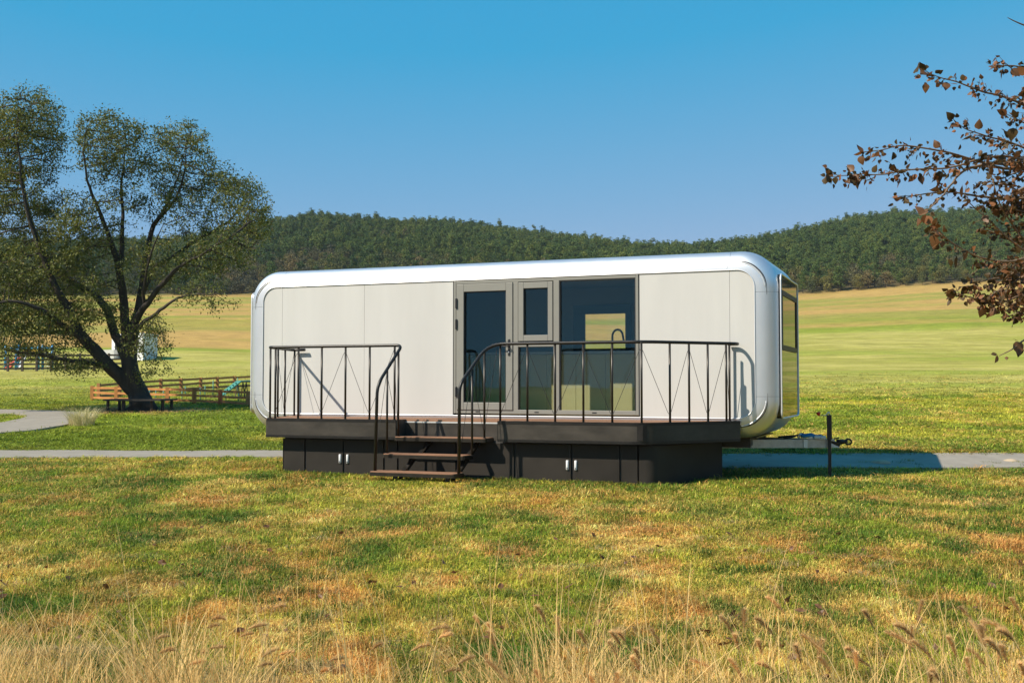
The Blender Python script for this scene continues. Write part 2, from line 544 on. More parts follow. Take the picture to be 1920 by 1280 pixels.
# ------------------------------------------------------------------ ground mesh: fan round the camera
qs = [-600, -300, -150, -80, -50, -30, -20, -12, -7, -3, 0, 2, 3]
q = 4.0
while q < 30: qs.append(q); q *= 1.0065
while q < 130: qs.append(q); q *= 1.013
while q < 520: qs.append(q); q *= 1.012
while q < 3000: qs.append(q); q *= 1.25
qs = np.array(qs)
tt = np.linspace(-0.56, 0.56, 300)
far_t = np.array([0.62, 0.7, 0.8, 0.95, 1.15, 1.4, 1.8, 2.4, 3.2, 4.5])
tt = np.concatenate([-far_t[::-1], tt, far_t])
QQ, TT = np.meshgrid(qs, tt, indexing='ij')
SS = TT * (np.sqrt(QQ ** 2 + 4.0) + np.where(QQ < 2, 30, 0) * sm(2, -3, QQ))
SS = np.clip(SS, -3000, 3000)
gv = Wa(SS.ravel(), QQ.ravel())
nr, nc = QQ.shape
ii = np.arange(nr * nc).reshape(nr, nc)
gf = np.stack([ii[:-1, :-1], ii[:-1, 1:], ii[1:, 1:], ii[1:, :-1]], -1).reshape(-1, 4)
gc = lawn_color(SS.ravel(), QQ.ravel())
M['ground'] = mat('grass_ground', (1, 1, 1), 0.95, attr='col', var=0.30, scale=9.0, bump=0.7, bscale=26, spec=0.1)
def add_streaks(m):
    """Fine mowing streaks across the far fields, in world metres."""
    nt = m.node_tree; b = nt.nodes['Principled BSDF']
    src = b.inputs['Base Color'].links[0].from_socket
    tc = nt.nodes.new('ShaderNodeTexCoord'); mp = nt.nodes.new('ShaderNodeMapping')
    mp.inputs['Rotation'].default_value = (0, 0, YAW)
    mp2 = nt.nodes.new('ShaderNodeMapping'); mp2.inputs['Scale'].default_value = (0.30, 0.85, 0.3)
    nt.links.new(tc.outputs['Object'], mp.inputs[0]); nt.links.new(mp.outputs[0], mp2.inputs[0])
    n = nt.nodes.new('ShaderNodeTexNoise'); n.inputs['Scale'].default_value = 1.0; n.inputs['Detail'].default_value = 7; n.inputs['Roughness'].default_value = 0.72
    nt.links.new(mp2.outputs[0], n.inputs['Vector'])
    mr = nt.nodes.new('ShaderNodeMapRange'); mr.inputs['From Min'].default_value = 0.3; mr.inputs['From Max'].default_value = 0.7
    mr.inputs['To Min'].default_value = 0.68; mr.inputs['To Max'].default_value = 1.32
    nt.links.new(n.outputs['Fac'], mr.inputs['Value'])
    mu = nt.nodes.new('ShaderNodeMix'); mu.data_type = 'RGBA'; mu.blend_type = 'MULTIPLY'; mu.inputs['Factor'].default_value = 1
    nt.links.new(src, mu.inputs['A']); nt.links.new(mr.outputs[0], mu.inputs['B'])
    nt.links.new(mu.outputs['Result'], b.inputs['Base Color'])


add_streaks(M['ground'])
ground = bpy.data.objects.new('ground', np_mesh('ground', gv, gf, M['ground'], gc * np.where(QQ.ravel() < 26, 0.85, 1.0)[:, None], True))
link(ground, kind='structure')


# ------------------------------------------------------------------ paths
def strip(name, cl, wl, wr, m, dz=0.03, n=160):
    cl = np.array(cl, float)
    t = np.linspace(0, len(cl) - 1, n)
    i = np.clip(t.astype(int), 0, len(cl) - 2); f = t - i

    def cr(a):
        p = np.vstack([2 * a[0] - a[1], a, 2 * a[-1] - a[-2]])
        p0, p1, p2, p3 = p[i], p[i + 1], p[i + 2], p[i + 3]
        ff = f[:, None]
        return 0.5 * ((2 * p1) + (-p0 + p2) * ff + (2 * p0 - 5 * p1 + 4 * p2 - p3) * ff ** 2 + (-p0 + 3 * p1 - 3 * p2 + p3) * ff ** 3)
    c = cr(cl)
    L = np.interp(t, np.arange(len(cl)), wl); Rr = np.interp(t, np.arange(len(cl)), wr)
    d = np.gradient(c, axis=0); d /= np.linalg.norm(d, axis=1)[:, None]
    nrm = np.stack([-d[:, 1], d[:, 0]], -1)
    K = 7
    rows = []
    for k in range(K):
        a = k / (K - 1)
        p = c + nrm * (L * (1 - a) - Rr * a)[:, None]
        rows.append(p)
    P = np.stack(rows, 1)
    v = Wa(P[..., 0].ravel(), P[..., 1].ravel(), dz)
    jj = np.arange(n * K).reshape(n, K)
    f4 = np.stack([jj[:-1, :-1], jj[:-1, 1:], jj[1:, 1:], jj[1:, :-1]], -1).reshape(-1, 4)
    # a real edge: skirts going down
    vb = v.copy(); vb[:, 2] -= 0.12
    e1 = np.stack([jj[:-1, 0], jj[1:, 0], jj[1:, 0] + n * K, jj[:-1, 0] + n * K], -1)
    e2 = np.stack([jj[:-1, -1], jj[1:, -1], jj[1:, -1] + n * K, jj[:-1, -1] + n * K], -1)
    me = np_mesh(name, np.vstack([v, vb]), np.vstack([f4, e1, e2]), m)
    o = bpy.data.objects.new(name, me)
    link(o, kind='structure')
    return c, L, Rr


PATHS = []
PATHS.append(strip('path', [(-40, 22.6), (-20, 22.2), (-9, 22.0), (-4.5, 21.9), (-1.2, 20.9), (1.6, 19.1), (4.2, 18.5), (9, 18.5), (22, 18.75), (40, 19.3)],
                   [1.2, 1.2, 1.2, 1.1, 0.95, 0.8, 0.74, 0.74, 0.8, 0.8], [1.2, 1.2, 1.2, 1.1, 0.95, 0.8, 0.74, 0.74, 0.8, 0.8], M['path'], 0.035, 200))
u2s = lambda u, q: (u - 960) / FPX * q
PATHS.append(strip('footpath', [(u2s(-500, 27.3), 27.3), (u2s(-180, 28.5), 28.5), (u2s(0, 30.6), 30.6), (u2s(90, 34.0), 34.0), (u2s(112, 36.8), 36.8),
                                (u2s(50, 38.6), 38.6), (u2s(-120, 39.6), 39.6), (u2s(-400, 40), 40)],
                   [1.0, 1.0, 1.0, 1.0, 1.0, 1.0, 1.0, 1.0], [1.0, 1.0, 1.15, 1.2, 1.1, 0.9, 0.8, 0.8], M['path'], 0.05, 160))


def on_path(s, q):
    m = np.zeros(len(s), bool)
    for c, L, Rr in PATHS:
        d = np.full(len(s), 1e9)
        for k in range(0, len(c)):
            d = np.minimum(d, np.hypot(s - c[k, 0], q - c[k, 1]) - (L[k] + Rr[k]) / 2)
        m |= d < 0.0
    return m


# ================================================================== CARAVAN
car = thing('caravan', 'long silver caravan house with rounded edges, beige panels and a glazed door', 'caravan', (3.8, 1.1, -0.92))
X0, X1, Z0, Z1, DEP = -0.72, 8.37, -0.31, 2.44, 2.33
RC = 0.55
FR, FD = 0.285, 0.22         # roundness of the long edges: inset and depth
SX, SZU, SZL = (0.0, 7.673), 1.82, 0.30


def outline(e, n_arc=14, ex=0.0):
    """Rounded rectangle inset by e, as a list of (x, z, seam-key), anticlockwise from the lower left straight."""
    x0, x1, z0, z1 = X0 + e + ex, X1 - e - ex, Z0 + e, Z1 - e
    r = max(RC - e, 0.05)
    return x0, x1, z0, z1, r


def prof(e, u):
    """Point on the outline inset by e; u in 0..8: even whole numbers are corner starts. u: 0-1 bottom, 1-2 corner BR, 2-3 right, 3-4 TR, 4-5 top, 5-6 TL, 6-7 left, 7-8 BL."""
    k = min(1.0, e / FR); x0, x1, z0, z1, r = outline(e, ex=0.045 * max(0, k - 0.6) / 0.4)
    seg = int(u) % 8; f = u - int(u)
    if seg == 0: return (x0 + r + f * (x1 - x0 - 2 * r), z0)
    if seg == 2: return (x1, z0 + r + f * (z1 - z0 - 2 * r))
    if seg == 4: return (x1 - r - f * (x1 - x0 - 2 * r), z1)
    if seg == 6: return (x0, z1 - r - f * (z1 - z0 - 2 * r))
    cx, cz, a0 = {1: (x1 - r, z0 + r, -90), 3: (x1 - r, z1 - r, 0), 5: (x0 + r, z1 - r, 90), 7: (x0 + r, z0 + r, 180)}[seg]
    a = R(a0 + 90 * f)
    return (cx + r * math.cos(a), cz + r * math.sin(a))


def shell_pt(u, w):
    """w 0..1 front fillet from lip to flat, 1..2 flat depth, 2..3 rear fillet."""
    if w <= 1:
        a = w * math.pi / 2
        e = FR * (1 - math.sin(a)); y = -0.004 + FD * (1 - math.cos(a))
    elif w <= 2:
        e = 0; y = (FD - 0.004) + (w - 1) * (DEP - 2 * FD + 0.016)
    else:
        a = (3 - w) * math.pi / 2
        e = FR * (1 - math.sin(a)); y = DEP + 0.012 - FD * (1 - math.cos(a))
    x, z = prof(e, u)
    return x, y, z


def u_at_x(x, top):
    L = (X1 - X0 - 2 * RC); f = (x - (X0 + RC)) / L
    return 4 + (1 - f) if top else f


def u_at_z(z, right):
    f = (z - (Z0 + RC)) / (Z1 - Z0 - 2 * RC)
    return 2 + f if right else 6 + (1 - f)


GAP = 0.0012
pieces = [
    ('bottom_trim', u_at_x(0, False), u_at_x(7.673, False)),
    ('corner_trim', u_at_x(7.673, False), u_at_z(SZL, True)),
    ('end_trim', u_at_z(SZL, True), u_at_z(SZU, True)),
    ('corner_trim', u_at_z(SZU, True), u_at_x(7.673, True)),
    ('roof_trim', u_at_x(7.673, True), u_at_x(0, True)),
    ('corner_trim', u_at_x(0, True), u_at_z(SZU, False)),
    ('end_trim', u_at_z(SZU, False), u_at_z(SZL, False)),
    ('corner_trim', u_at_z(SZL, False), 8 + u_at_x(0, False)),
]
for nm, ua, ub in pieces:
    ga_, gb_ = (0.00022, 0.0011) if int(ua) % 2 == 0 and int(ua) in (0, 4) else (0.0011, 0.00022)
    if nm in ('bottom_trim', 'roof_trim'): ga_ = gb_ = 0.00022
    if nm == 'end_trim': ga_ = gb_ = 0.0011
    k = math.ceil(ua + 1e-6)
    marks = []
    while k < ub:
        marks.append(k); k += 1
    edges = [ua + ga_] + marks + [ub - gb_]
    us = []
    for a, b in zip(edges[:-1], edges[1:]):
        seg = int((a + b) / 2) % 8
        n = 16 if seg % 2 else 4
        for j in range(n):
            us.append(a + (b - a) * j / n)
    us.append(ub - gb_)
    ws = list(np.linspace(0, 1, 11)) + [1.5] + list(np.linspace(2, 3, 7))
    vs = [shell_pt(u, w) for u in us for w in ws]
    nw = len(ws)
    # turned-in lips give the sheet a visible edge
    fs = [(i * nw + j, (i + 1) * nw + j, (i + 1) * nw + j + 1, i * nw + j + 1) for i in range(len(us) - 1) for j in range(nw - 1)]
    mb = MB(); mb.add(vs, fs, True)
    lipv = []
    for u in us:
        x, y, z = shell_pt(u, 0)
        lipv += [(x, y, z), (x, y + 0.03, z)]
    mb.add(lipv, [(2 * i, 2 * i + 1, 2 * i + 3, 2 * i + 2) for i in range(len(us) - 1)], False)
    mb.build(nm, M['silver'], car)
# dark lining just under the shell so the joints read as joints
us = np.linspace(0, 8, 97)[:-1]
liv = []
for u in us:
    for w in list(np.linspace(0.15, 1, 6)) + list(np.linspace(2, 2.85, 6)):
        x, y, z = shell_pt(u, w)
        cx, cz = (X0 + X1) / 2, (Z0 + Z1) / 2
        dx = 0.006 * (1 if x < cx else -1); dz = 0.006 * (1 if z < cz else -1)
        liv.append((x + dx, y + (0.006 if w < 1.5 else -0.006), z + dz))
nw = 12; nu = len(us)
mb = MB(); mb.add(liv, [(i * nw + j, ((i + 1) % nu) * nw + j, ((i + 1) % nu) * nw + j + 1, i * nw + j + 1) for i in range(nu) for j in range(nw - 1)], True)
mb.build('inner_lining', M['lining'], car)

# bright beads round the front panel and round the end panels
bead = []
for u in np.linspace(0, 8, 129):
    x, z = prof(FR + 0.004, u if u < 8 else 0.0)
    bead.append((x, -0.009, z))
MB().tube(bead, 0.008, 8, caps=False).build('trim_bead', M['bead'], car)
# crescent creases at the four front corners, their shade drawn as dark raised tubes
for seg in (1, 3, 5, 7):
    pts = []; rs = []; pts2 = []
    for f in np.linspace(-0.05, 1.05, 23):
        u = seg + min(max(f, 0), 0.999)
        e = 0.165 + 0.02 * (0.5 - abs(f - 0.5))
        a = math.asin(1 - e / FR); y = -0.004 + FD * (1 - math.cos(a))
        x, z = prof(e, u)
        ext = (f - 0.999) if f > 0.999 else (f if f < 0 else 0)
        x2, z2 = prof(e, seg + (0.999 if f > .5 else 0.0)); x3, z3 = prof(e, seg + (0.98 if f > .5 else 0.02))
        if ext:
            dv = Vector((x2 - x3, 0, z2 - z3)).normalized() * abs(ext) * 2.2
            x += dv.x; z += dv.z
        pts.append((x, y - 0.001, z)); rs.append(0.0015 + 0.0085 * math.sin(math.pi * (f + 0.05) / 1.1) ** 0.8)
        x5, z5 = prof(e + 0.016, u)
        a5 = math.asin(1 - (e + 0.016) / FR); y5 = -0.004 + FD * (1 - math.cos(a5))
        pts2.append((x5, y5 - 0.002, z5))
    MB().tube(pts, rs, 6).build('corner_groove', M['crease'], car)
    MB().tube(pts2[1:-1], [r_ * 1.1 for r_ in rs[1:-1]], 6).build('corner_ridge', M['bead'], car)

# front wall panels
PXL, PXR = X0 + FR + 0.045, X1 - FR - 0.045
PZ0, PZ1 = Z0 + FR, Z1 - FR


def panel_poly(xa, xb, round_left, round_right):
    r = RC - FR
    pts = []
    if round_left:
        pts += [(xa + r - r * math.sin(a), PZ0 + r - r * math.cos(a)) for a in np.linspace(math.pi / 2, 0, 10)]
    else: pts.append((xa, PZ0))
    if round_right:
        pts += [(xb - r + r * math.sin(a), PZ0 + r - r * math.cos(a)) for a in np.linspace(0, math.pi / 2, 10)]
        pts += [(xb - r + r * math.cos(a), PZ1 - r + r * math.sin(a)) for a in np.linspace(0, math.pi / 2, 10)]
    else:
        pts += [(xb, PZ0), (xb, PZ1)]
    if round_left:
        pts += [(xa + r - r * math.sin(a), PZ1 - r + r * math.cos(a)) for a in np.linspace(0, math.pi / 2, 10)]
    else: pts.append((xa, PZ1))
    out = []
    for p in pts:
        if not out or (abs(out[-1][0] - p[0]) + abs(out[-1][1] - p[1])) > 1e-5: out.append(p)
    return out


DX0, DX1 = 3.237, 6.302
cuts = [PXL + 0.001, 0.0, 1.60, DX0 - 0.012, None, DX1 + 0.012, 7.673, PXR - 0.001]
plist = [(cuts[0], 0.0, True, False), (0.0, 1.60, False, False), (1.60, cuts[3], False, False), (cuts[5], 7.673, False, False), (7.673, cuts[7], False, True)]
for xa, xb, rl, rr in plist:
    ga = 0.0 if rl else 0.0022; gb = 0.0 if rr else 0.0022
    po = panel_poly(xa + ga, xb - gb, rl, rr)
    n = len(po); mb = MB()
    vs = [(x, 0.0, z) for x, z in po] + [(x, 0.05, z) for x, z in po]
    mb.add(vs, [tuple(range(n)), tuple(reversed(range(n, 2 * n)))] + [(i, n + i, n + (i + 1) % n, (i + 1) % n) for i in range(n)])
    mb.build('wall_panel', M['panel'], car)
MB().box(PXL + .05, DX0 - 0.03, 0.052, 0.07, PZ0, PZ1).build('wall_backing', M['crease'], car)
MB().box(DX1 + 0.03, PXR - .05, 0.052, 0.07, PZ0, PZ1).build('wall_backing', M['crease'], car)

# door and window unit
YF = -0.008
MB().box(DX0 - 0.01, DX1 + 0.01, 0.03, 0.045, PZ1 - 0.012, PZ1 + 0.002).box(DX0 - 0.011, DX0 + 0.001, 0.006, 0.06, 0.0, PZ1 - 0.003).box(DX1 - 0.001, DX1 + 0.011, 0.006, 0.06, 0.0, PZ1 - 0.003).build('door_seal', M['seal'], car)
fz0, fz1 = 0.014, 2.136
xm1, xm2 = 4.275, 4.945        # mullions: door | middle | big pane
fr = MB()
fr.box(DX0 + .002, 3.278, YF, 0.075, fz0, fz1, 0.004)
fr.box(6.256, DX1 - .002, YF, 0.075, fz0, fz1, 0.004)
fr.box(3.279, 6.255, YF + .002, 0.073, 2.090, fz1 - .001, 0.004)
fr.box(3.279, 6.255, YF + .002, 0.073, fz0 + .001, 0.078, 0.004)
fr.box(4.268, 4.350, YF + .001, 0.074, 0.079, 2.089, 0.004)
fr.box(4.940, 5.034, YF + .001, 0.074, 0.079, 2.089, 0.004)
fr.box(4.351, 4.939, YF + .002, 0.073, 1.066, 1.146, 0.004)
frame = fr.build('window_frame', M['frame'], car)
for sx in (3.66, 4.66, 5.60):
    MB().box(sx - .035, sx + .035, YF - .002, YF + .004, 0.036, 0.052).build('drain_slot', M['seal'], frame)

dl = MB()          # door leaf
dx0, dx1, dz0, dz1 = 3.290, 4.262, 0.074, 2.084
gx0, gx1, gz0, gz1 = 3.420, 4.148, 0.190, 1.962
for a in ((dx0, gx0 - .001, dz0, dz1), (gx1 + .001, dx1, dz0, dz1)):
    dl.box(a[0], a[1], -0.022, 0.045, a[2], a[3], 0.005)
dl.box(gx0, gx1, -0.0215, 0.045, gz1, dz1 - .0005, 0.004); dl.box(gx0, gx1, -0.0215, 0.045, dz0 + .0005, gz0, 0.004)
door = dl.build('door', M['frame'], car)
ds_ = MB()
for z in (gz1, gz0):
    pass
ds_.box(gx0, gx0 + .012, 0.0, 0.04, gz0 + .001, gz1 - .001).box(gx1 - .012, gx1, 0.0, 0.04, gz0 + .001, gz1 - .001).box(gx0 + .013, gx1 - .013, 0.0, 0.04, gz1 - .013, gz1 - .001)
ds_.build('glazing_seal', M['seal'], door)
MB().box(gx0 + .002, gx1 - .002, 0.030, 0.036, gz0 + .002, gz1 - .002).build('door_glass', M['glass'], door)
for hz in (1.78, 1.444, 0.361):
    MB().box(3.278, 3.308, -0.045, -0.018, hz - .082, hz + .082, 0.006).build('hinge', M['seal'], door)
hd = MB()
hd.box(4.186, 4.222, -0.034, -0.018, 0.93, 1.19, 0.006)
hd.tube([(4.204, -0.034, 1.075), (4.204, -0.075, 1.075), (4.196, -0.082, 1.075), (4.085, -0.084, 1.075)], 0.009, 8)
hd.build('door_handle', M['seal'], door)
MB().tube([(4.204, -0.033, 0.985), (4.204, -0.042, 0.985)], 0.012, 10).build('lock', M['steel'], door)

sw = MB()          # opening sash above
ax0, ax1, az0, az1 = 4.358, 4.930, 1.156, 2.078
bx0, bx1, bz0, bz1 = 4.446, 4.850, 1.247, 1.984
for a in ((ax0, bx0 - .001, az0, az1), (bx1 + .001, ax1, az0, az1)):
    sw.box(a[0], a[1], -0.020, 0.045, a[2], a[3], 0.005)
sw.box(bx0, bx1, -0.0195, 0.045, bz1, az1 - .0005, 0.004).box(bx0, bx1, -0.0195, 0.045, az0 + .0005, bz0, 0.004)
sash = sw.build('window_sash', M['frame'], car)
MB().box(bx0 + .002, bx1 - .002, 0.030, 0.036, bz0 + .002, bz1 - .002).build('sash_glass', M['glass'], sash)
MB().box(bx0, bx0 + .012, -.002, 0.04, bz0 + .001, bz1 - .001).box(bx0 + .013, bx1 - .001, -.002, 0.04, bz1 - .013, bz1 - .001).build('glazing_seal', M['seal'], sash)
MB().box(4.352, 4.938, 0.034, 0.040, 0.080, 1.064).build('window_pane', M['glass'], car)
MB().box(5.036, 6.254, 0.034, 0.040, 0.080, 2.088).build('window_pane', M['glass'], car)
MB().box(5.035, 5.050, 0.0, 0.06, 0.079, 2.089).box(6.240, 6.255, 0.0, 0.06, 0.079, 2.089).box(5.051, 6.239, 0.0, 0.06, 2.075, 2.089).box(4.351, 4.364, 0.0, 0.06, 0.079, 1.065).build('glazing_seal', M['seal'], car)

# rear wall with a real window opening, room lining, floor
wx0, wx1, wz0, wz1 = 4.68, 5.54, 1.10, 1.74
bw = MB()
for a in ((-.45, wx0, -.05, 2.2), (wx1, 8.1, -.05, 2.2), (wx0, wx1, -.05, wz0), (wx0, wx1, wz1, 2.2)):
    bw.box(a[0], a[1], DEP - 0.13, DEP - 0.01, a[2], a[3])
bw.build('rear_wall', M['interior'], car)
rf_ = MB()
rf_.box(wx0 - .13, wx1 + .05, DEP - 0.16, DEP - 0.131, wz1 - .04, wz1 + .12).box(wx0 - .13, wx0 + .085, DEP - 0.16, DEP - 0.131, wz0 - .06, wz1 - .041).box(wx1 - .05, wx1 + .05, DEP - 0.16, DEP - 0.131, wz0 - .06, wz1 - .041)
M['navy'] = mat('navy_blind_frame', (0.018, 0.05, 0.085), 0.5)
rf_.build('rear_window_frame', M['navy'], car)
MB().box(wx0 + .001, wx1 - .001, DEP - 0.05, DEP - 0.044, wz0 + .001, wz1 - .001).build('rear_window_pane', M['glass_b'], car)
MB().box(-0.40, 8.05, 0.085, DEP - 0.14, -0.06, 0.0).build('cabin_floor', M['floor_in'], car)
MB().box(-0.40, 8.05, 0.085, DEP - 0.14, 2.16, 2.19).build('cabin_ceiling', M['interior'], car)
for px_ in (2.3, 7.05):
    MB().box(px_, px_ + .06, 0.085, DEP - 0.14, 0.001, 2.159).build('partition', M['interior'], car)
# end plates: mirror panel on the tow end, plain silver behind
for xe, sgn, m in ((X1, 1, M['mirror']), (X0, -1, M['silver'])):
    ya, yb, za, zb, r = 0.235, DEP - 0.235, Z0 + RC - 0.01, Z1 - RC + 0.01, 0.10
    ya, yb, za, zb = 0.16, DEP - 0.16, -0.02, 2.09
    po = []
    for cx, cy, a0 in ((yb - r, za + r, -90), (yb - r, zb - r, 0), (ya + r, zb - r, 90), (ya + r, za + r, 180)):
        for a in np.linspace(a0, a0 + 90, 7):
            po.append((cx + r * math.cos(R(a)), cy + r * math.sin(R(a))))
    n = len(po); mb = MB()
    vs = [(xe + sgn * 0.012, y, z) for y, z in po] + [(xe - sgn * 0.10, y, z) for y, z in po]
    mb.add(vs, [tuple(range(n)), tuple(reversed(range(n, 2 * n)))] + [(i, n + i, n + (i + 1) % n, (i + 1) % n) for i in range(n)])
    mb.build('end_panel', m, car)
    MB().tube([(xe + sgn * 0.016, y, z) for y, z in po + po[:2]], 0.013, 6, caps=False).build('end_bead', M['bead'], car)
ew = MB()
xw = X1 + 0.013
ey0, ey1, ez0, ez1 = 0.20, 1.97, 0.98, 1.857
ew.box(xw, xw + .02, ey0, ey1, ez1 - .075, ez1, .003).box(xw, xw + .02, ey0, ey1, ez0, ez0 + .075, .003)
ew.box(xw, xw + .0195, ey0, ey0 + .075, ez0 + .076, ez1 - .076).box(xw, xw + .0195, ey1 - .10, ey1, ez0 + .076, ez1 - .076)
endwin = ew.build('end_window', M['seal'], car)
MB().box(xw, xw + .006, ey0 + .076, ey1 - .101, ez0 + .076, ez1 - .076).build('end_window_pane', M['mirror'], endwin)

# chassis, tongue, jack
ch = MB()
ch.box(0.2, 7.9, 0.35, 0.45, -0.46, -0.30).box(0.2, 7.9, 1.85, 1.95, -0.46, -0.30)
ch.box(0.1, 8.0, 0.30, 2.0, -0.318, -0.298)
for xx in (0.3, 2.2, 4.1, 6.0, 7.8): ch.box(xx, xx + .08, 0.451, 1.849, -0.44, -0.32)
ch.build('chassis', M['black'], car)
for xx in (1.4, 6.6):
    for yy in (0.5, 1.8):
        MB().box(xx - .05, xx + .05, yy - .05, yy + .05, -0.97, -0.461).box(xx - .12, xx + .12, yy - .12, yy + .12, -0.985, -0.95).build('support_leg', M['black'], car)
ty = 1.15
tg = MB()
tg.beam((7.2, 0.50, -0.425), (9.02, ty - .03, -0.412), 0.06, 0.125).beam((7.2, 1.80, -0.425), (9.02, ty + .03, -0.412), 0.06, 0.125)
tongue = tg.build('drawbar', M['galv'], car)
MB().beam((8.60, 0.962 - .035, -0.414), (8.655, 0.984 - .035, -0.414), 0.02, 0.1255).build('weld_plate', M['galv_l'], tongue)
cp = MB()
cp.add([(8.86, ty - .11, -0.345), (8.86, ty + .11, -0.345), (9.12, ty + .04, -0.40), (9.12, ty - .04, -0.40), (8.86, ty - .11, -0.36), (8.86, ty + .11, -0.36), (9.10, ty + .04, -0.47), (9.10, ty - .04, -0.47)],
       [(0, 1, 2, 3), (4, 7, 6, 5), (0, 3, 7, 4), (1, 5, 6, 2), (0, 4, 5, 1), (3, 2, 6, 7)])
cp.tube([(9.06, ty, -0.395), (9.16, ty, -0.385), (9.22, ty, -0.378)], [0.045, 0.035, 0.024], 10)
cp.tube([(9.23 + .045 * math.cos(a), ty, -0.385 + .04 * math.sin(a)) for a in np.linspace(0, 2 * math.pi, 15)], 0.014, 8, caps=False)
cp.beam((9.02, ty, -0.345), (9.10, ty, -0.325), 0.03, 0.02)
cp.build('coupler', M['black'], tongue)
gp = MB()
gp.add([(8.72, ty - .13, -0.352), (8.88, ty - .10, -0.352), (9.115, ty - .055, -0.47), (8.72, ty - .13, -0.474), (8.72, ty - .12, -0.352), (8.88, ty - .09, -0.352), (9.115, ty - .045, -0.47), (8.72, ty - .12, -0.474)],
       [(0, 1, 2, 3), (7, 6, 5, 4), (0, 4, 5, 1), (1, 5, 6, 2), (2, 6, 7, 3), (3, 7, 4, 0)])
gp.build('gusset_plate', M['galv_l'], tongue)
jk = MB()
jk.box(8.935, 9.005, ty - .17, ty - .10, -0.35, 0.02, .006).box(8.947, 8.993, ty - .158, ty - .112, -0.97, -0.351, .004)
jk.box(8.88, 9.06, ty - .22, ty - .05, -0.985, -0.965)
jack = jk.build('jack_post', M['black'], car)
MB().tube([(8.97, ty - .135, 0.018), (8.97, ty - .135, 0.052), (8.955, ty - .137, 0.055), (8.925, ty - .14, 0.012), (8.82, ty - .14, 0.006)], 0.008, 8).build('crank_handle', M['steel'], jack)
MB().tube([(8.82, ty - .14, 0.0), (8.82, ty - .14, 0.012), (8.815, ty - .14, 0.03), (8.81, ty - .14, 0.055), (8.808, ty - .14, 0.06)], [0.010, 0.014, 0.030, 0.034, 0.015], 10).build('crank_knob', M['red'], jack)
stp = MB()
pts = [(8.36 + .5 * t, 0.98 + .05 * math.sin(9 * t), -0.335 + 0.035 * math.sin(math.pi * t) + .01 * math.sin(21 * t)) for t in np.linspace(0, 1, 16)]
for k in range(3):
    stp.tube([(x, y + .035 * k - .03, z + .012 * ((k * 7) % 3)) for x, y, z in pts[6:]], 0.019, 6)
stp.build('ratchet_strap', M['blue'], tongue)
MB().tube([(8.52 + .01 * k, 0.95, -0.33 + .05 * math.sin(k * .5)) for k in range(8)], 0.02, 6).box(8.66, 8.73, 0.93, 1.0, -0.345, -0.305, .006).build('strap_buckle', M['galv_l'], tongue)
MB().box(8.75, 8.92, 0.96, 1.05, -0.345, -0.295, .015).build('strap_end', M['white_cloth'], tongue)
MB().tube([(8.3, .95, -.34), (8.45, .97, -.315), (8.55, 1.0, -.27), (8.62, 1.02, -.28), (8.7, 1.0, -.335)], 0.012, 6).tube([(8.2, 1.1, -.33), (8.5, 1.12, -.3), (8.8, 1.13, -.335)], 0.014, 6).build('brake_cable', M['rubber'], tongue)

# kitchen inside (stands on the cabin floor)
kit = thing('kitchen_unit', 'cream kitchen unit seen through the large window, with a pale worktop', 'kitchen unit', (5.2, 1.4, 0.0))
MB().box(2.372, 7.04, 1.172, DEP - 0.135, 0.003, 0.98).build('carcass', M['cabinet'], kit)
MB().box(2.372, 7.04, 1.135, DEP - 0.134, 0.983, 1.02, .004).build('worktop', M['worktop'], kit)
xx = 2.38
while xx < 7.0:
    MB().box(xx, min(xx + 0.505, 7.035), 1.150, 1.170, 0.03, 0.972, .003).build('cabinet_door', M['cabinet'], kit)
    xx += 0.51
ft = [(5.44, 1.55, 1.02), (5.44, 1.55, 1.28)] + [(5.53 - .09 * math.cos(a), 1.55, 1.28 + .11 * math.sin(a)) for a in np.linspace(0.25, math.pi - .1, 9)] + [(5.635, 1.55, 1.20)]
MB().tube(ft, 0.018, 8).build('tap', M['seal'], kit)

# ================================================================== DECK
DZ = -0.055
FY = -1.42
P_LB, P_LF, P_RF, P_RB = (0.16, -0.035), (0.63, FY), (6.74, FY), (7.82, -0.035)
RX0, RX1, RY = 2.93, 4.58, -1.10
deck = thing('deck', 'dark steel deck with brown boards along the front of the caravan', 'deck', (3.8, -0.75, -0.36))


def deck_x(y):
    t = (y - P_LB[1]) / (P_LF[1] - P_LB[1])
    return P_LB[0] + t * (P_LF[0] - P_LB[0]), P_RB[0] + t * (P_RF[0] - P_RB[0])


nb = 10
bw_ = (FY - P_LB[1]) / nb
for k in range(nb):
    ya, yb = P_LB[1] + bw_ * k - 0.003, P_LB[1] + bw_ * (k + 1) + 0.003
    (la, ra), (lb, rb) = deck_x(ya), deck_x(yb)
    i_ = 0.014
    if yb < RY + 0.004 and ya > RY:      # board crossing the step recess: trimmed to it
        yb = RY + 0.004; lb, rb = deck_x(yb)
    spans = [(la + i_, lb + i_, ra - i_, rb - i_)]
    if ya <= RY + 1e-6:
        spans = [(la + i_, lb + i_, RX0 - .012, RX0 - .012), (RX1 + .012, RX1 + .012, ra - i_, rb - i_)]
    if k == nb - 1:      # cut back behind the rounded fascia corner
        spans = [(l1, l2, r1 - (.05 if r1 > 5 else 0), r2 - (.17 if r2 > 5 else 0)) for l1, l2, r1, r2 in spans]
    for l1, l2, r1, r2 in spans:
        MB().prism([(l1, ya), (l2, yb), (r2, yb), (r1, ya)], DZ - 0.025, DZ).build('deck_board', M['wood_deck'], deck)


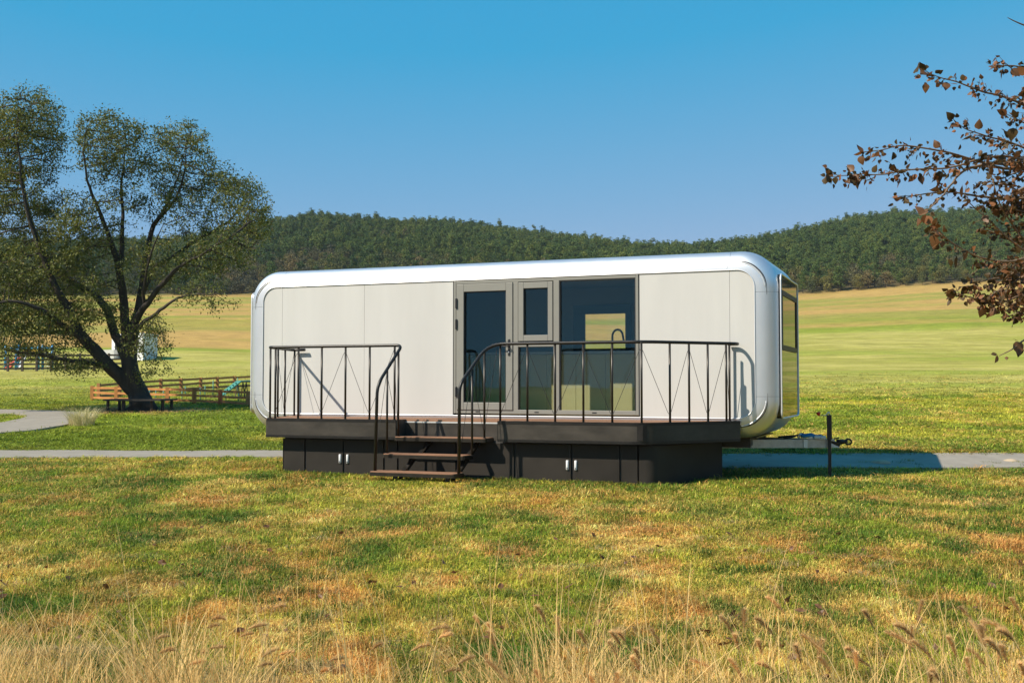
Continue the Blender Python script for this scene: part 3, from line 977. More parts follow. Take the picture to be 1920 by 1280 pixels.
def wall_strip(pts, z0, z1, th, name, m, parent, rnd=0.0):
    """Upright sheet following plan points, th thick (towards the inside = left of travel)."""
    P = [Vector((x, y, 0)) for x, y in pts]
    out = []
    for i, p in enumerate(P):
        if rnd and 0 < i < len(P) - 1:
            a = (P[i - 1] - p).normalized() * rnd; b = (P[i + 1] - p).normalized() * rnd
            for t in np.linspace(0, 1, 7):
                out.append((p + a) * (1 - t) ** 2 + p * 2 * t * (1 - t) + (p + b) * t * t)
        else: out.append(p)
    n = len(out); vs = []
    for i, p in enumerate(out):
        d = ((out[min(i + 1, n - 1)] - p).normalized() + (p - out[max(i - 1, 0)]).normalized()).normalized()
        nr_ = Vector((-d.y, d.x, 0))
        vs += [(p.x, p.y, z0), (p.x, p.y, z1), (p.x + nr_.x * th, p.y + nr_.y * th, z0), (p.x + nr_.x * th, p.y + nr_.y * th, z1)]
    fs = []
    for i in range(n - 1):
        a, b = 4 * i, 4 * i + 4
        fs += [(a, b, b + 1, a + 1), (a + 2, a + 3, b + 3, b + 2), (a + 1, b + 1, b + 3, a + 3), (a, a + 2, b + 2, b)]
    fs += [(0, 1, 3, 2), (4 * n - 4, 4 * n - 2, 4 * n - 1, 4 * n - 3)]
    mb = MB(); mb.add(vs, fs, rnd > 0)
    ob = mb.build(name, m, parent)
    if rnd:
        ob.data.set_sharp_from_angle(angle=R(35))
    return ob


FZ0, FZ1 = -0.345, DZ + 0.004
runs = [[P_LB, P_LF, (RX0, FY)], [(RX1, FY), P_RF, P_RB]]
for rr_ in runs:
    fa = wall_strip(rr_, FZ0, FZ1, 0.012, 'fascia', M['fascia'], deck, 0.06 if rr_[1] == P_LF else 0.22)
    off = [(x, y) for x, y in rr_]
    wall_strip([(x, y - .004) if abs(y - FY) < .01 else (x + (-.004 if x < 3 else .004), y) for x, y in rr_], FZ0 - .004, FZ0 + 0.035, 0.006, 'lower_flange', M['black'], fa, 0.06 if rr_[1] == P_LF else 0.22)
    wall_strip([(x, y - .004) if abs(y - FY) < .01 else (x + (-.004 if x < 3 else .004), y) for x, y in rr_], FZ1 - .042, FZ1 + .002, 0.006, 'upper_flange', M['black'], fa, 0.06 if rr_[1] == P_LF else 0.22)
wall_strip([(RX0 - .001, FY + .013), (RX0 - .001, RY)], FZ0, FZ1, -0.012, 'fascia', M['fascia'], deck)
wall_strip([(RX1 + .001, RY), (RX1 + .001, FY + .013)], FZ0, FZ1, -0.012, 'fascia', M['fascia'], deck)
MB().box(RX0 + .004, RX1 - .004, RY - .012, RY, FZ0, -0.105).build('recess_fascia', M['fascia'], deck)
MB().box(RX0 + .004, RX1 - .004, RY - .018, RY + .002, -0.103, DZ - 0.027).build('recess_angle', M['galv_l'], deck)
pl = [P_LB, P_LF, (RX0 - .02, FY), (RX0 - .02, RY), (RX1 + .02, RY), (RX1 + .02, FY), P_RF, P_RB]
ins = [(x + (.016 if x < 3 else -.016 if x > 6 else 0), y + (.016 if y < -1.2 else .018 if abs(y - RY) < .01 else 0)) for x, y in pl]
MB().prism(ins, -0.30, -0.085).build('deck_frame', M['black'], deck)

# skirt of storage panels under the deck
skirt = thing('storage_skirt', 'black panelled skirt with two pairs of white handles below the deck', 'skirt', (3.8, -1.0, -0.93))
SY = -1.25
jx = [0.85, 1.258, 1.945, 2.648, 2.884, 3.85, 4.777, 5.646, 6.36, 6.62]
for a, b in zip(jx[:-1], jx[1:]):
    MB().box(a + .014, b - .014, SY, SY + .02, -1.0, -0.375, .003).build('skirt_panel', M['skirt'], skirt)
sk_r = [(6.625, SY), (6.83, SY), (7.50, 0.25)]
wall_strip(sk_r, -1.0, -0.375, 0.02, 'skirt_panel', M['skirt'], skirt, 0.12)
MB().box(0.845, 0.853, SY + .004, 0.6, -1.0, -0.375).build('skirt_panel', M['skirt'], skirt)
MB().box(0.87, 6.62, SY + .03, SY + .06, -1.0, -0.36).prism([(6.6, SY + .03), (6.79, SY + .03), (7.45, 0.25), (7.40, 0.27), (6.76, SY + .06), (6.6, SY + .06)], -1.0, -0.36).build('skirt_frame', M['crease'], skirt)
MB().box(0.87, 6.80, SY + .062, 0.25, -0.375, -0.347).build('skirt_top', M['crease'], skirt)
for hx in (1.887, 2.019, 5.583, 5.708):
    hz = -0.667
    h_ = MB()
    h_.tube([(hx, SY - .004, hz - .068), (hx, SY - .004, hz - .06), (hx, SY - .004, hz + .06), (hx, SY - .004, hz + .068)], [0.016, 0.021, 0.021, 0.016], 12)
    ho = h_.build('handle', M['white'], skirt)
    MB().tube([(hx, SY - .028, hz - .045), (hx, SY - .022, hz - .045)], 0.009, 8).build('keyhole', M['seal'], ho)

# ================================================================== STEPS
steps = thing('entry_steps', 'three brown entry steps on black steel supports before the glass door', 'steps', (3.58, -1.75, -0.93))
TX0, TX1 = 2.89, 4.29
for k, (zt, yf, xa, xb) in enumerate(((-0.298, -1.50, 2.935, 4.43), (-0.535, -1.80, 2.90, 4.225), (-0.772, -2.10, 2.845, 4.215))):
    r = 0.05
    po = [(xa, yf + .31), (xa, yf + r)] + [(xa + r - r * math.cos(a), yf + r - r * math.sin(a)) for a in np.linspace(0.2, 1.4, 4)] + \
         [(xb - r + r * math.sin(a), yf + r - r * math.cos(a)) for a in np.linspace(0.2, 1.4, 4)] + [(xb, yf + r), (xb, yf + .31)]
    t_ = MB().prism(po, zt - .062, zt - .012).build('tread', M['post'], steps)
    cxm, cym = (xa + xb) / 2, yf + .155
    po2 = [(cxm + (x - cxm) * .988, cym + (y - cym) * .95) for x, y in po]
    MB().prism(po2, zt - .0118, zt).build('tread_board', M['wood_deck'], t_)
    if k < 2:
        zn = (-0.535, -0.772)[k]
        for sx in ((3.30, 4.15) if k == 1 else (3.42, 4.20)):
            sb = MB()
            sb.beam((sx, yf + .17, zt - .063), (sx, yf + .10, zn + .075), 0.055, 0.014, (0, 1, 0))
            sb.beam((sx, yf + .10, zn + .075), (sx - .03, yf - .03, zn + .003), 0.055, 0.014, (0, 1, 0))
            sb.beam((sx + .015, yf + .28, zt - .07), (sx + .015, yf + .0, zn + .01), 0.02, 0.05, (0, 1, 0))
            sb.build('support', M['post'], steps)
gfm = MB()
for sx in (3.22, 4.05):
    gfm.box(sx - .03, sx + .03, -2.0, -1.96, -0.99, -0.836)
    gfm.beam((sx + .02, -1.93, -0.93), (sx + .10, -1.62, -0.60), 0.05, 0.03, (0, 1, 0))
    gfm.box(sx - .025, sx + .025, -1.955, -1.3, -0.975, -0.93)
gfm.box(3.25, 4.02, -2.0, -1.965, -0.965, -0.915)
gfm.build('ground_frame', M['black'], steps)


# ================================================================== RAILINGS
def bend(pts, r):
    """Round the corners of a polyline."""
    P = [Vector(p) for p in pts]; out = [P[0]]
    for i in range(1, len(P) - 1):
        rr = r[i - 1] if hasattr(r, '__len__') else r
        la = (P[i - 1] - P[i]).length; lb = (P[i + 1] - P[i]).length
        rr = min(rr, la * .49, lb * .49)
        a = P[i] + (P[i - 1] - P[i]).normalized() * rr; b = P[i] + (P[i + 1] - P[i]).normalized() * rr
        for t in np.linspace(0, 1, 8):
            out.append(a * (1 - t) ** 2 + P[i] * 2 * t * (1 - t) + b * t * t)
    out.append(P[-1])
    return out


ZR = 1.063
RY_ = -1.37


def cable(p_list, parent):
    """A wire running from post to post, alternating between the top of one and the foot of the next."""
    MB().tube(p_list, 0.0036, 5).build('cable', M['rubber'], parent)


def railing(label, path, radii, posts, stair_posts, wires, end_r=0.024):
    o = thing('railing', label, 'railing', (path[len(path) // 2][0], path[len(path) // 2][1], DZ), 'railings of the deck')
    MB().tube(bend(path, radii), 0.0235, 12).build('handrail', M['black'], o)
    for (x, y, zb, zt) in posts + stair_posts:
        p = MB(); p.tube([(x, y, zb), (x, y, zt)], 0.0165, 10)
        p.tube([(x, y, zb), (x, y, zb + .006)], 0.028, 10)
        p.build('post', M['post'], o)
    for wv in wires:
        cable(wv, o)
    return o


def wire_zigzag(ps, start_top=True):
    """ps: list of (x, y, zlow, zhigh). Returns one wire running post to post."""
    out = []
    up = start_top
    for (x, y, a, b) in ps:
        z = b - 0.06 if up else a + 0.075
        for dx in (-.5, .5):
            out.append(Vector((x, y - .018, z - (0.02 if up else -0.02) * 0)))
        up = not up
    # soften the turns
    return bend([out[0]] + [out[i] for i in range(2, len(out) - 1, 2)] + [out[-1]], 0.09)


# left railing
lp = [(0.50, -0.07), (0.225, -0.07), (0.225 + .02, -0.30), (0.66, RY_), (2.99, RY_)]
left_path = [(0.50, -0.07, ZR), (0.235, -0.07, ZR), (0.655, RY_, ZR), (3.01, RY_, ZR), (2.905, -1.95, 0.47), (2.885, -1.97, -0.772)]
lpost = []
lpost.append((0.30, -0.075, DZ, ZR))
for t in (0.28, 0.60):
    lpost.append((0.245 + t * (0.655 - 0.245), -0.10 + t * (RY_ + .10), DZ, ZR))
lpost.append((0.665, RY_ + .03, DZ, ZR))
fpx = [0.78, 1.20, 1.62, 2.04, 2.46, 2.885]
lfront = [(x, RY_, DZ, ZR) for x in fpx]


def slope_z(y):
    return ZR + (0.47 - ZR) * (RY_ - y) / (RY_ + 1.95)


lst = [(2.985, -1.44, -0.298, slope_z(-1.44) - .04), (2.935, -1.70, -0.535, slope_z(-1.70) - .01)]
railing('black railing on the deck left of the steps, with its handrail running down',
        left_path, [0.10, 0.10, 0.10, 0.16], lpost + lfront, lst,
        [wire_zigzag([lpost[0], lpost[1], lpost[2], lfront[0]], True), wire_zigzag(lfront[0:6] + lst[:1] if False else lfront[0:6], False),
         wire_zigzag([(2.885, RY_, DZ, ZR), (lst[0][0], lst[0][1], -0.298, lst[0][3]), (lst[1][0], lst[1][1], -0.535, lst[1][3]), (2.885, -1.97, -0.772, 0.40)], True)])
# right railing
rb = (6.72, RY_)
rv = Vector((P_RB[0] - P_RF[0], P_RB[1] - P_RF[1], 0)).normalized()
right_path = [(4.215, -1.97, -0.772), (4.215, -1.95, 0.47), (4.42, RY_ - .02, ZR), (6.76, RY_, ZR), (7.80, -0.22, ZR), (7.81, -0.065, ZR), (7.655, -0.06, ZR)]
k0 = 5.020
rfront = [(k0 + 0.420 * i, RY_, DZ, ZR) for i in range(-1, 5)]
robl = []
for i in range(1, 5):
    dd = 0.44 + 0.345 * (i - 1)
    robl.append((6.745 + rv.x * dd, RY_ + rv.y * dd, DZ, ZR))
rend = (7.675, -0.072, DZ, ZR)
rst = [(4.385, -1.45, -0.298, slope_z(-1.45) - .05), (4.30, -1.70, -0.535, slope_z(-1.70) - .01)]
railing('black railing right of the steps, bending back to the caravan wall at its far end',
        right_path, [0.12, 0.26, 0.20, 0.10, 0.10], rfront + robl + [rend], rst,
        [wire_zigzag(rfront + robl + [rend], False),
         wire_zigzag([(4.56, RY_, DZ, ZR), (rst[0][0], rst[0][1], -0.298, rst[0][3]), (rst[1][0], rst[1][1], -0.535, rst[1][3]), (4.215, -1.97, -0.772, 0.40)], True)])

# ================================================================== BIG TREE (left)
M['leaf_green'] = mat('willow_leaf', (1, 1, 1), 0.55, attr='col', var=0.1, trans=0.25, spec=0.3)
M['leaf_brown'] = mat('autumn_leaf', (0.165, 0.078, 0.031), 0.5, var=0.45, scale=25, trans=0.28, spec=0.4)
M['leaf_dark'] = mat('dark_autumn_leaf', (0.075, 0.050, 0.020), 0.5, var=0.4, scale=25, trans=0.22, spec=0.2)
M['leaf_rust'] = mat('rust_leaf', (0.24, 0.098, 0.036), 0.55, var=0.25, scale=25, trans=0.28, spec=0.3)


class Tubes:
    """Many thin tapered tubes in one mesh."""

    def __init__(self): self.v = []; self.f = []; self.n = 0

    def add(self, P, r, n):
        P = np.asarray(P, float); r = np.asarray(r, float)
        d = np.gradient(P, axis=0); d /= np.linalg.norm(d, axis=1)[:, None] + 1e-9
        ref = np.array([0.31, 0.87, 0.38]) if abs(d[0] @ np.array([0.31, 0.87, 0.38])) < 0.9 else np.array([0.9, -0.3, 0.3])
        a = ref[None] - d * (d @ ref)[:, None]; a /= np.linalg.norm(a, axis=1)[:, None] + 1e-9
        b = np.cross(d, a)
        t = 2 * np.pi * np.arange(n) / n
        v = P[:, None] + (a[:, None] * np.cos(t)[None, :, None] + b[:, None] * np.sin(t)[None, :, None]) * r[:, None, None]
        m = len(P); i = np.arange(m * n).reshape(m, n) + self.n
        f = np.stack([i[:-1], np.roll(i, -1, 1)[:-1], np.roll(i, -1, 1)[1:], i[1:]], -1).reshape(-1, 4)
        self.v.append(v.reshape(-1, 3)); self.f.append(f); self.n += m * n

    def build(self, name, m, parent):
        me = np_mesh(name, np.vstack(self.v), np.vstack(self.f), m, smooth=True)
        o = bpy.data.objects.new(name, me); link(o, parent)
        if parent is not None: me.transform(Matrix.Translation(-parent.location))
        return o


tb = W(TREE_S, TREE_Q)
PXM = TREE_Q / FPX


def TP(px, py, dep=0.0):
    """Tree point: offsets in the picture columns and rows measured in metres at the tree, dep metres further back."""
    return look(px, py, TREE_Q + dep) if dep == 0 else look(px, py, TREE_Q) + FWH * dep


LIMBS = [
    ([(270, 772, 0, .52), (265, 754, 0, .41), (254, 729, 0, .36), (246, 705, 0, .31), (242, 680, 0, .28), (240, 650, .1, .30)], 0),
    ([(252, 735, 0, .33), (228, 705, -.1, .32), (207, 684, -.3, .30), (187, 660, -.5, .27), (169, 634, -.7, .24), (153, 599, -.9, .20), (138, 565, -1.1, .16), (122, 525, -1.3, .13), (108, 480, -1.4, .11), (88, 420, -1.5, .085), (76, 350, -1.6, .06), (70, 270, -1.6, .03), (72, 205, -1.5, .012)], 0),
    ([(244, 690, 0, .30), (225, 655, .3, .24), (203, 620, .7, .21), (187, 583, 1.0, .19), (156, 549, 1.2, .17), (109, 524, 1.3, .15), (75, 499, 1.4, .13), (58, 470, 1.4, .10), (32, 420, 1.5, .08), (12, 360, 1.6, .06), (2, 280, 1.6, .03), (-5, 215, 1.5, .012)], 0),
    ([(187, 660, -.5, .17), (165, 632, -1.0, .14), (147, 611, -1.3, .12), (119, 586, -1.7, .10), (94, 577, -2.0, .08), (60, 572, -2.3, .05), (20, 590, -2.5, .02)], 0),
    ([(207, 684, -.3, .15), (187, 683, -.6, .11), (140, 674, -1.2, .09), (90, 663, -1.7, .07), (31, 655, -2.2, .04), (-25, 660, -2.6, .015)], 0),
    ([(169, 634, -.7, .14), (145, 624, -.2, .12), (100, 622, .4, .10), (50, 622, 1.0, .06), (0, 632, 1.5, .02)], 0),
    ([(240, 660, .1, .25), (234, 610, 0, .21), (230, 560, 0, .19), (228, 505, -.1, .16), (220, 470, -.3, .13), (213, 435, -.5, .10), (195, 385, -.9, .075), (186, 350, -1.2, .05), (186, 300, -1.4, .03), (192, 245, -1.5, .012)], 0),
    ([(228, 500, -.1, .13), (226, 440, .2, .10), (220, 375, .4, .07), (219, 315, .6, .045), (225, 255, .7, .015)], 0),
    ([(238, 630, .1, .2), (248, 590, .4, .17), (252, 555, .7, .16), (250, 515, .9, .15), (257, 470, 1.1, .13), (265, 416, 1.3, .11), (280, 385, 1.5, .09), (295, 350, 1.6, .06), (308, 315, 1.7, .04), (320, 260, 1.8, .012)], 0),
    ([(241, 668, .1, .24), (250, 645, -.1, .21), (260, 605, -.4, .17), (281, 580, -.7, .14), (312, 552, -1.1, .12), (344, 524, -1.5, .10), (375, 505, -1.8, .07), (420, 485, -2.2, .045), (470, 455, -2.5, .015)], 0),
    ([(258, 618, -.3, .12), (278, 608, -.7, .10), (300, 601, -1.1, .09), (331, 583, -1.6, .075), (359, 567, -2.0, .055), (406, 559, -2.4, .03), (440, 566, -2.6, .012)], 0),
    ([(252, 560, .6, .12), (274, 496, .9, .11), (323, 456, 1.4, .09), (365, 428, 1.7, .075), (405, 401, 2.0, .055), (426, 367, 2.2, .035), (438, 335, 2.3, .015)], 0),
    ([(265, 412, 1.3, .08), (303, 383, .8, .065), (335, 350, .4, .05), (345, 312, .1, .035), (352, 265, 0, .012)], 0),
    ([(281, 580, -.7, .09), (291, 545, -1.2, .07), (300, 515, -1.6, .055), (318, 480, -2.0, .04), (345, 440, -2.4, .015)], 0),
]
nodes = []; par = []; minr = []
for lim, _ in LIMBS:
    arr = np.array(lim, float)
    P = np.array([TP(a[0], a[1], a[2]) for a in arr])
    seg = np.linalg.norm(np.diff(P, axis=0), axis=1); t = np.concatenate([[0], np.cumsum(seg)])
    n = max(2, int(t[-1] / 0.26)); tt_ = np.linspace(0, t[-1], n + 1)
    Pi = np.stack([np.interp(tt_, t, P[:, k]) for k in range(3)], -1)
    Pi[1:] += (np.stack([fbm(tt_ * 1.3 + 10 * len(nodes), tt_ * 0 + k, 200 + k, 3) for k in range(3)], -1)[1:] - 0.5) * 0.16
    ri = np.interp(tt_, t, arr[:, 3]) * (1.0 if len(nodes) == 0 else 0.78)
    if len(nodes) == 0: pp = -1
    else:
        dd = np.linalg.norm(np.array(nodes) - Pi[0], axis=1); pp = int(dd.argmin())
    for k in range(len(Pi)):
        nodes.append(Pi[k]); par.append(pp); minr.append(ri[k]); pp = len(nodes) - 1
n_auth = len(nodes)
# crown masses: column, row, half-width, half-height, back offset, half-depth, points
CROWN = [(62, 252, 62, 90, -.2, 2.0, 640), (-45, 300, 70, 130, .5, 2.2, 380), (40, 370, 80, 70, 0, 2.2, 230), (218, 282, 66, 72, -.4, 1.8, 430), (318, 290, 76, 74, .8, 1.9, 440), (385, 330, 50, 50, 1.2, 1.6, 150),
         (365, 400, 75, 50, .5, 2.0, 150), (450, 388, 52, 60, .5, 1.8, 230), (490, 425, 38, 34, -1, 1.3, 110), (400, 490, 75, 42, -1, 1.8, 210), (465, 470, 45, 35, -1.6, 1.2, 100), (410, 565, 55, 28, -1.8, 1.0, 70),
         (300, 640, 48, 42, -1.2, 1.2, 80), (300, 500, 60, 60, -.5, 1.8, 130), (175, 440, 60, 75, -.6, 1.8, 210), (90, 500, 95, 75, 0, 2.4, 330), (40, 590, 95, 60, -.4, 2.3, 330), (-40, 520, 90, 110, 0, 2.4, 300), (120, 620, 90, 55, -.8, 1.6, 190),
         (55, 655, 85, 36, -1.4, 1.3, 150), (160, 685, 60, 26, -1, .9, 40), (205, 560, 55, 60, -.5, 1.5, 110), (320, 690, 35, 12, -1.2, .6, 16), (255, 380, 70, 50, 0, 1.7, 80), (140, 555, 60, 50, .6, 1.6, 90)]
att = []
for cx, cy, rx, ry, dz_, rd, n in CROWN:
    v = rng.normal(size=(n, 3)); v /= np.linalg.norm(v, axis=1)[:, None]
    v *= (rng.random(n) ** 0.40)[:, None]
    for a in v:
        att.append(TP(cx + a[0] * rx, cy + a[1] * ry, dz_ + a[2] * rd))
att = np.array(att)
gzmin = tb[2] + 1.0
att = att[att[:, 2] > gzmin]
N = np.array(nodes); PAR = list(par)
near = np.full(len(att), -1); nd = np.full(len(att), 1e9)


def upd(i0, newp):
    global near, nd
    for s0 in range(0, len(newp), 400):
        blk = newp[s0:s0 + 400]
        d = np.linalg.norm(att[:, None] - blk[None], axis=2)
        j = d.argmin(1); m = d[np.arange(len(att)), j]
        b = m < nd
        nd[b] = m[b]; near[b] = i0 + s0 + j[b]


upd(0, N)
alive = nd > 0.22
STEP = 0.24
allp = [N]; total = len(N); made = set()
for it in range(140):
    act = alive & (nd < 3.5)
    if not act.any(): break
    idx = near[act]
    cur = np.vstack(allp) if len(allp) > 1 else allp[0]
    allp = [cur]
    dv = att[act] - cur[idx]; dv /= np.linalg.norm(dv, axis=1)[:, None] + 1e-9
    uq, inv = np.unique(idx, return_inverse=True)
    acc = np.zeros((len(uq), 3)); np.add.at(acc, inv, dv)
    acc += rng.normal(size=acc.shape) * 0.25
    acc[:, 2] += 0.05
    acc /= np.linalg.norm(acc, axis=1)[:, None] + 1e-9
    newp = []; newpar = []
    for u_, a_ in zip(uq, acc):
        key = (int(u_), tuple(np.round(a_, 1)))
        if key in made: continue
        made.add(key); newp.append(cur[u_] + a_ * STEP); newpar.append(int(u_))
    if not newp: break
    newp = np.array(newp)
    upd(total, newp)
    allp.append(newp); PAR += newpar; total += len(newp)
    alive &= nd > 0.27
N = np.vstack(allp); PAR = np.array(PAR)
nn = len(N)
rad = np.zeros(nn); acc = np.zeros(nn)
PW = 2.35; TIP = 0.0115
order = np.arange(nn)[::-1]
for i in order:                      # children always come after parents
    base = acc[i] if acc[i] > 0 else TIP ** PW
    r = base ** (1 / PW)
    if i < n_auth: r = max(min(r, minr[i] * 1.05), minr[i])
    rad[i] = r
    if PAR[i] >= 0: acc[PAR[i]] += (r if i >= n_auth else min(r, 0.2)) ** PW
kids = [[] for _ in range(nn)]
for i in range(nn):
    if PAR[i] >= 0: kids[PAR[i]].append(i)
trunk_t, branch_t = Tubes(), Tubes()
stack = [(0, -1)]
ends = []
while stack:
    st, p0 = stack.pop()
    chain = ([p0] if p0 >= 0 else []) + [st]
    c = st
    while kids[c]:
        ks = sorted(kids[c], key=lambda k: (-(k < n_auth and c < n_auth and k == c + 1), -rad[k]))
        for k in ks[1:]: stack.append((k, c))
        c = ks[0]; chain.append(c)
    ends.append(c)
    if len(chain) < 2: continue
    rr = rad[chain].copy()
    if p0 >= 0: rr[0] = rr[1]
    rm = rr.max()
    (trunk_t if st < n_auth else branch_t).add(N[chain], rr, 12 if rm > .15 else 7 if rm > .05 else 4 if rm > 0.02 else 3)
big = thing('broadleaf_tree', 'large spreading tree with a leaning forked trunk left of the caravan', 'tree', tuple(tb))
trunk_t.build('trunk', M['bark'], big)
branch_t.build('branch', M['bark'], big)
# root flare
MB().tube([tuple(tb + np.array([0.05, 0, -.25])), tuple(tb + np.array([0.03, 0, 0.05])), tuple(look(266, 757, TREE_Q)), tuple(look(256, 738, TREE_Q))], [0.72, 0.56, 0.43, 0.30], 16).build('root_flare', M['bark'], big)
# leaves
thin = np.where((rad < 0.022) & (np.arange(nn) >= n_auth))[0]
tips = np.array([i for i in range(nn) if not kids[i]])
LP = np.vstack([np.repeat(N[thin], 36, 0), np.repeat(N[tips], 44, 0)])
LP = LP + rng.normal(size=LP.shape) * 0.135
sL, qL = SQ(LP[:, 0], LP[:, 1])
uL = 960 + FPX * sL / qL; hL = (LP[:, 2] - tb[2])
clump = 0.5 * fbm(LP[:, 0] / 0.75 + 5, LP[:, 2] / 0.6, 311, 2) + 0.5 * fbm(LP[:, 1] / 0.75 + 5, LP[:, 2] / 0.6 + 9, 313, 2)
open_ = sm(140, 190, uL) * sm(2.8, 4.0, hL) * sm(8.6, 7.0, hL) * 0.48 + sm(2.0, 1.0, hL) * 0.15
kp_ = rng.random(len(LP)) < np.clip(0.74 + 3.4 * (clump - 0.47), 0.24, 1.0) * (1 - open_)
LP = LP[kp_]


def leaf_quads(P, size, ratio, cols, name, m, parent, droop=0.3):
    n = len(P)
    d = rng.normal(size=(n, 3)); d[:, 2] -= droop; d /= np.linalg.norm(d, axis=1)[:, None]
    e = rng.normal(size=(n, 3)); e -= d * (e * d).sum(1)[:, None]; e /= np.linalg.norm(e, axis=1)[:, None]
    nrm = np.cross(d, e)
    L = size * (0.6 + 0.8 * rng.random(n))[:, None]; Wd = L * ratio
    v = np.stack([P, P + d * L * .5 + e * Wd * .5 + nrm * L * .07, P + d * L, P + d * L * .5 - e * Wd * .5 + nrm * L * .07], 1).reshape(-1, 3)
    f = np.arange(4 * n).reshape(n, 4)
    f3 = np.vstack([f[:, [0, 1, 2]], f[:, [0, 2, 3]]])
    me = np_mesh(name, v, f3, m, np.repeat(cols, 4, 0))
    o = bpy.data.objects.new(name, me); link(o, parent)
    if parent is not None: me.transform(Matrix.Translation(-parent.location))
    return o


hgt = (LP[:, 2] - tb[2]) / 12.0
h1 = fbm(LP[:, 0] / 0.9 + LP[:, 2] / 1.1, LP[:, 1] / 0.9 + 3, 301, 3); rnd = rng.random(len(LP))
cA = np.array([0.065, 0.092, 0.018]); cB = np.array([0.215, 0.215, 0.040]); cC = np.array([0.22, 0.16, 0.045])
lc = mixc(cA, cB, np.clip(h1 * 1.5 - 0.35 + 0.3 * (rnd - .5), 0, 1)); lc = mixc(lc, cC, ((rnd > .92) * 0.8))
leaf_quads(LP, 0.090, 0.48, lc, 'crown', M['leaf_green'], big)

# bench round the trunk
bench = thing('tree_bench', 'low dark wooden bench built round the trunk of the big tree', 'bench', tuple(W(TREE_S, TREE_Q)))
bz = tb[2]
o_ = Vector((tb[0] + RTH[0] * .0, tb[1], bz))


def BL(s, q, z):      # bench local: s right, q back, z up
    return Vector((tb[0] + RTH[0] * s + FWH[0] * q, tb[1] + RTH[1] * s + FWH[1] * q, bz + z))


hs, hq, wd = 1.0, 0.80, 0.19
for k, (a, b) in enumerate((((-hs, -hq), (hs, -hq)), ((hs, -hq), (hs, hq)), ((hs, hq), (-hs, hq)), ((-hs, hq), (-hs, -hq)))):
    for j in range(2):
        f_ = 1 - j * 0.21
        aa, bb = (a[0] * f_, a[1] * f_), (b[0] * f_, b[1] * f_)
        MB().beam(BL(aa[0], aa[1], .40 + .003 * (k % 2)), BL(bb[0], bb[1], .40 + .003 * (k % 2)), wd, .06).build('seat_plank', M['bench'], bench)
for (a, b) in ((-hs * .93, -hq * .9), (-hs * .35, -hq * .95), (hs * .62, -hq * .9), (hs * .95, -hq * .6), (hs * .9, hq * .9), (-hs * .9, hq * .9), (-hs * .72, -hq * .2)):
    MB().beam(BL(a, b, -.15), BL(a, b, .378), .08, .08, (0.3, 1, 0)).build('leg', M['bench'], bench)

# ================================================================== FENCES
def fence(name, label, pts, hgt_, mats, group=None, rails=3, rail_w=0.092, post_w=0.14, rail_mats=None, z_rail=(0.12, 0.33, 0.54)):
    P = [W(s, q) for s, q in pts]
    o = thing(name, label, 'fence', tuple(P[0]), group)
    for k, p in enumerate(P):
        j = 0.02 * math.sin(k * 7.1)
        MB().beam((p[0], p[1], p[2] - .2), (p[0] + j * .3, p[1], p[2] + hgt_ + j), post_w, post_w, (FWH[0], FWH[1], 0)).build('post', mats[k % len(mats)], o)
    for k in range(len(P) - 1):
        a, b = P[k], P[k + 1]
        d = (b - a) / np.linalg.norm(b - a) * post_w * .45
        for r_ in range(rails):
            za = z_rail[r_] * hgt_ / 0.62
            w1 = 0.012 * math.sin(k * 5.3 + r_ * 2.1)
            MB().beam((a[0] + d[0], a[1] + d[1], a[2] + za + w1), (b[0] - d[0], b[1] - d[1], b[2] + za - w1), 0.045, rail_w, (0, 0, 1)).build('rail', (rail_mats or mats)[k % len(rail_mats or mats)], o)
    return o


def SU(u, q): return (u2s(u, q), q)


fx = [(174, 47.0), (219, 46.2), (266, 45.4), (315, 44.6), (365, 43.8), (414, 43.0), (466, 42.3), (520, 41.6)]
fence('rail_fence', 'low orange three-rail fence behind the big tree and beside the caravan', [SU(u, q) for u, q in fx], 0.62,
      [M['fence'], M['fence'], M['fence'], M['fence'], M['fence'], M['fence_red'], M['fence_brown'], M['fence_brown']], None,
      rail_mats=[M['fence'], M['fence'], M['fence'], M['fence'], M['fence_brown'], M['fence_brown'], M['fence_brown'], M['fence_brown']])
fb = [(186, 48.2), (225, 50.2), (264, 52.2), (302, 54.0), (340, 55.6), (377, 57.0), (408, 58.0), (440, 59.0), (473, 60.0), (510, 61)]
fence('rail_fence', 'far run of the brown rail fence closing the back of the small paddock', [SU(u, q) for u, q in fb], 0.70, [M['fence_brown']], None, rail_w=0.11)

# teal climbing ramp inside the paddock, weave poles, blue tub
def GP(u, q, dz=0.0):
    s, q = SU(u, q); return W(s, q, dz)


ramp = thing('climbing_ramp', 'teal climbing ramp on dark legs standing inside the rail fence', 'ramp', tuple(GP(440, 49)))
a, b, c = GP(412, 48.2, .12), GP(448, 49.2, .74), GP(500, 50.4, .78)
MB().beam(a, b, .32, .05).build('ramp_plank', M['teal'], ramp)
MB().beam(b + np.array([0, 0, .004]), c, .32, .05).build('top_plank', M['teal'], ramp)
for k in range(6):
    p = a + (b - a) * (0.1 + .15 * k)
    MB().beam(p + RTH * .0 - FWH * .16 + np.array([0, 0, .04]), p + FWH * .16 + np.array([0, 0, .04]), .03, .03).build('slat', M['teal'], ramp)
for u in (446, 456, 462):
    p = GP(u, 49.3); t_ = p + np.array([0, 0, .74])
    for sg in (-1, 1):
        MB().beam(t_ - np.array([0, 0, .03]), p + FWH * .22 * sg + RTH * .05 * sg + np.array([0, 0, -.05]), .035, .035).build('leg', M['fence_dark'], ramp)
wl = []
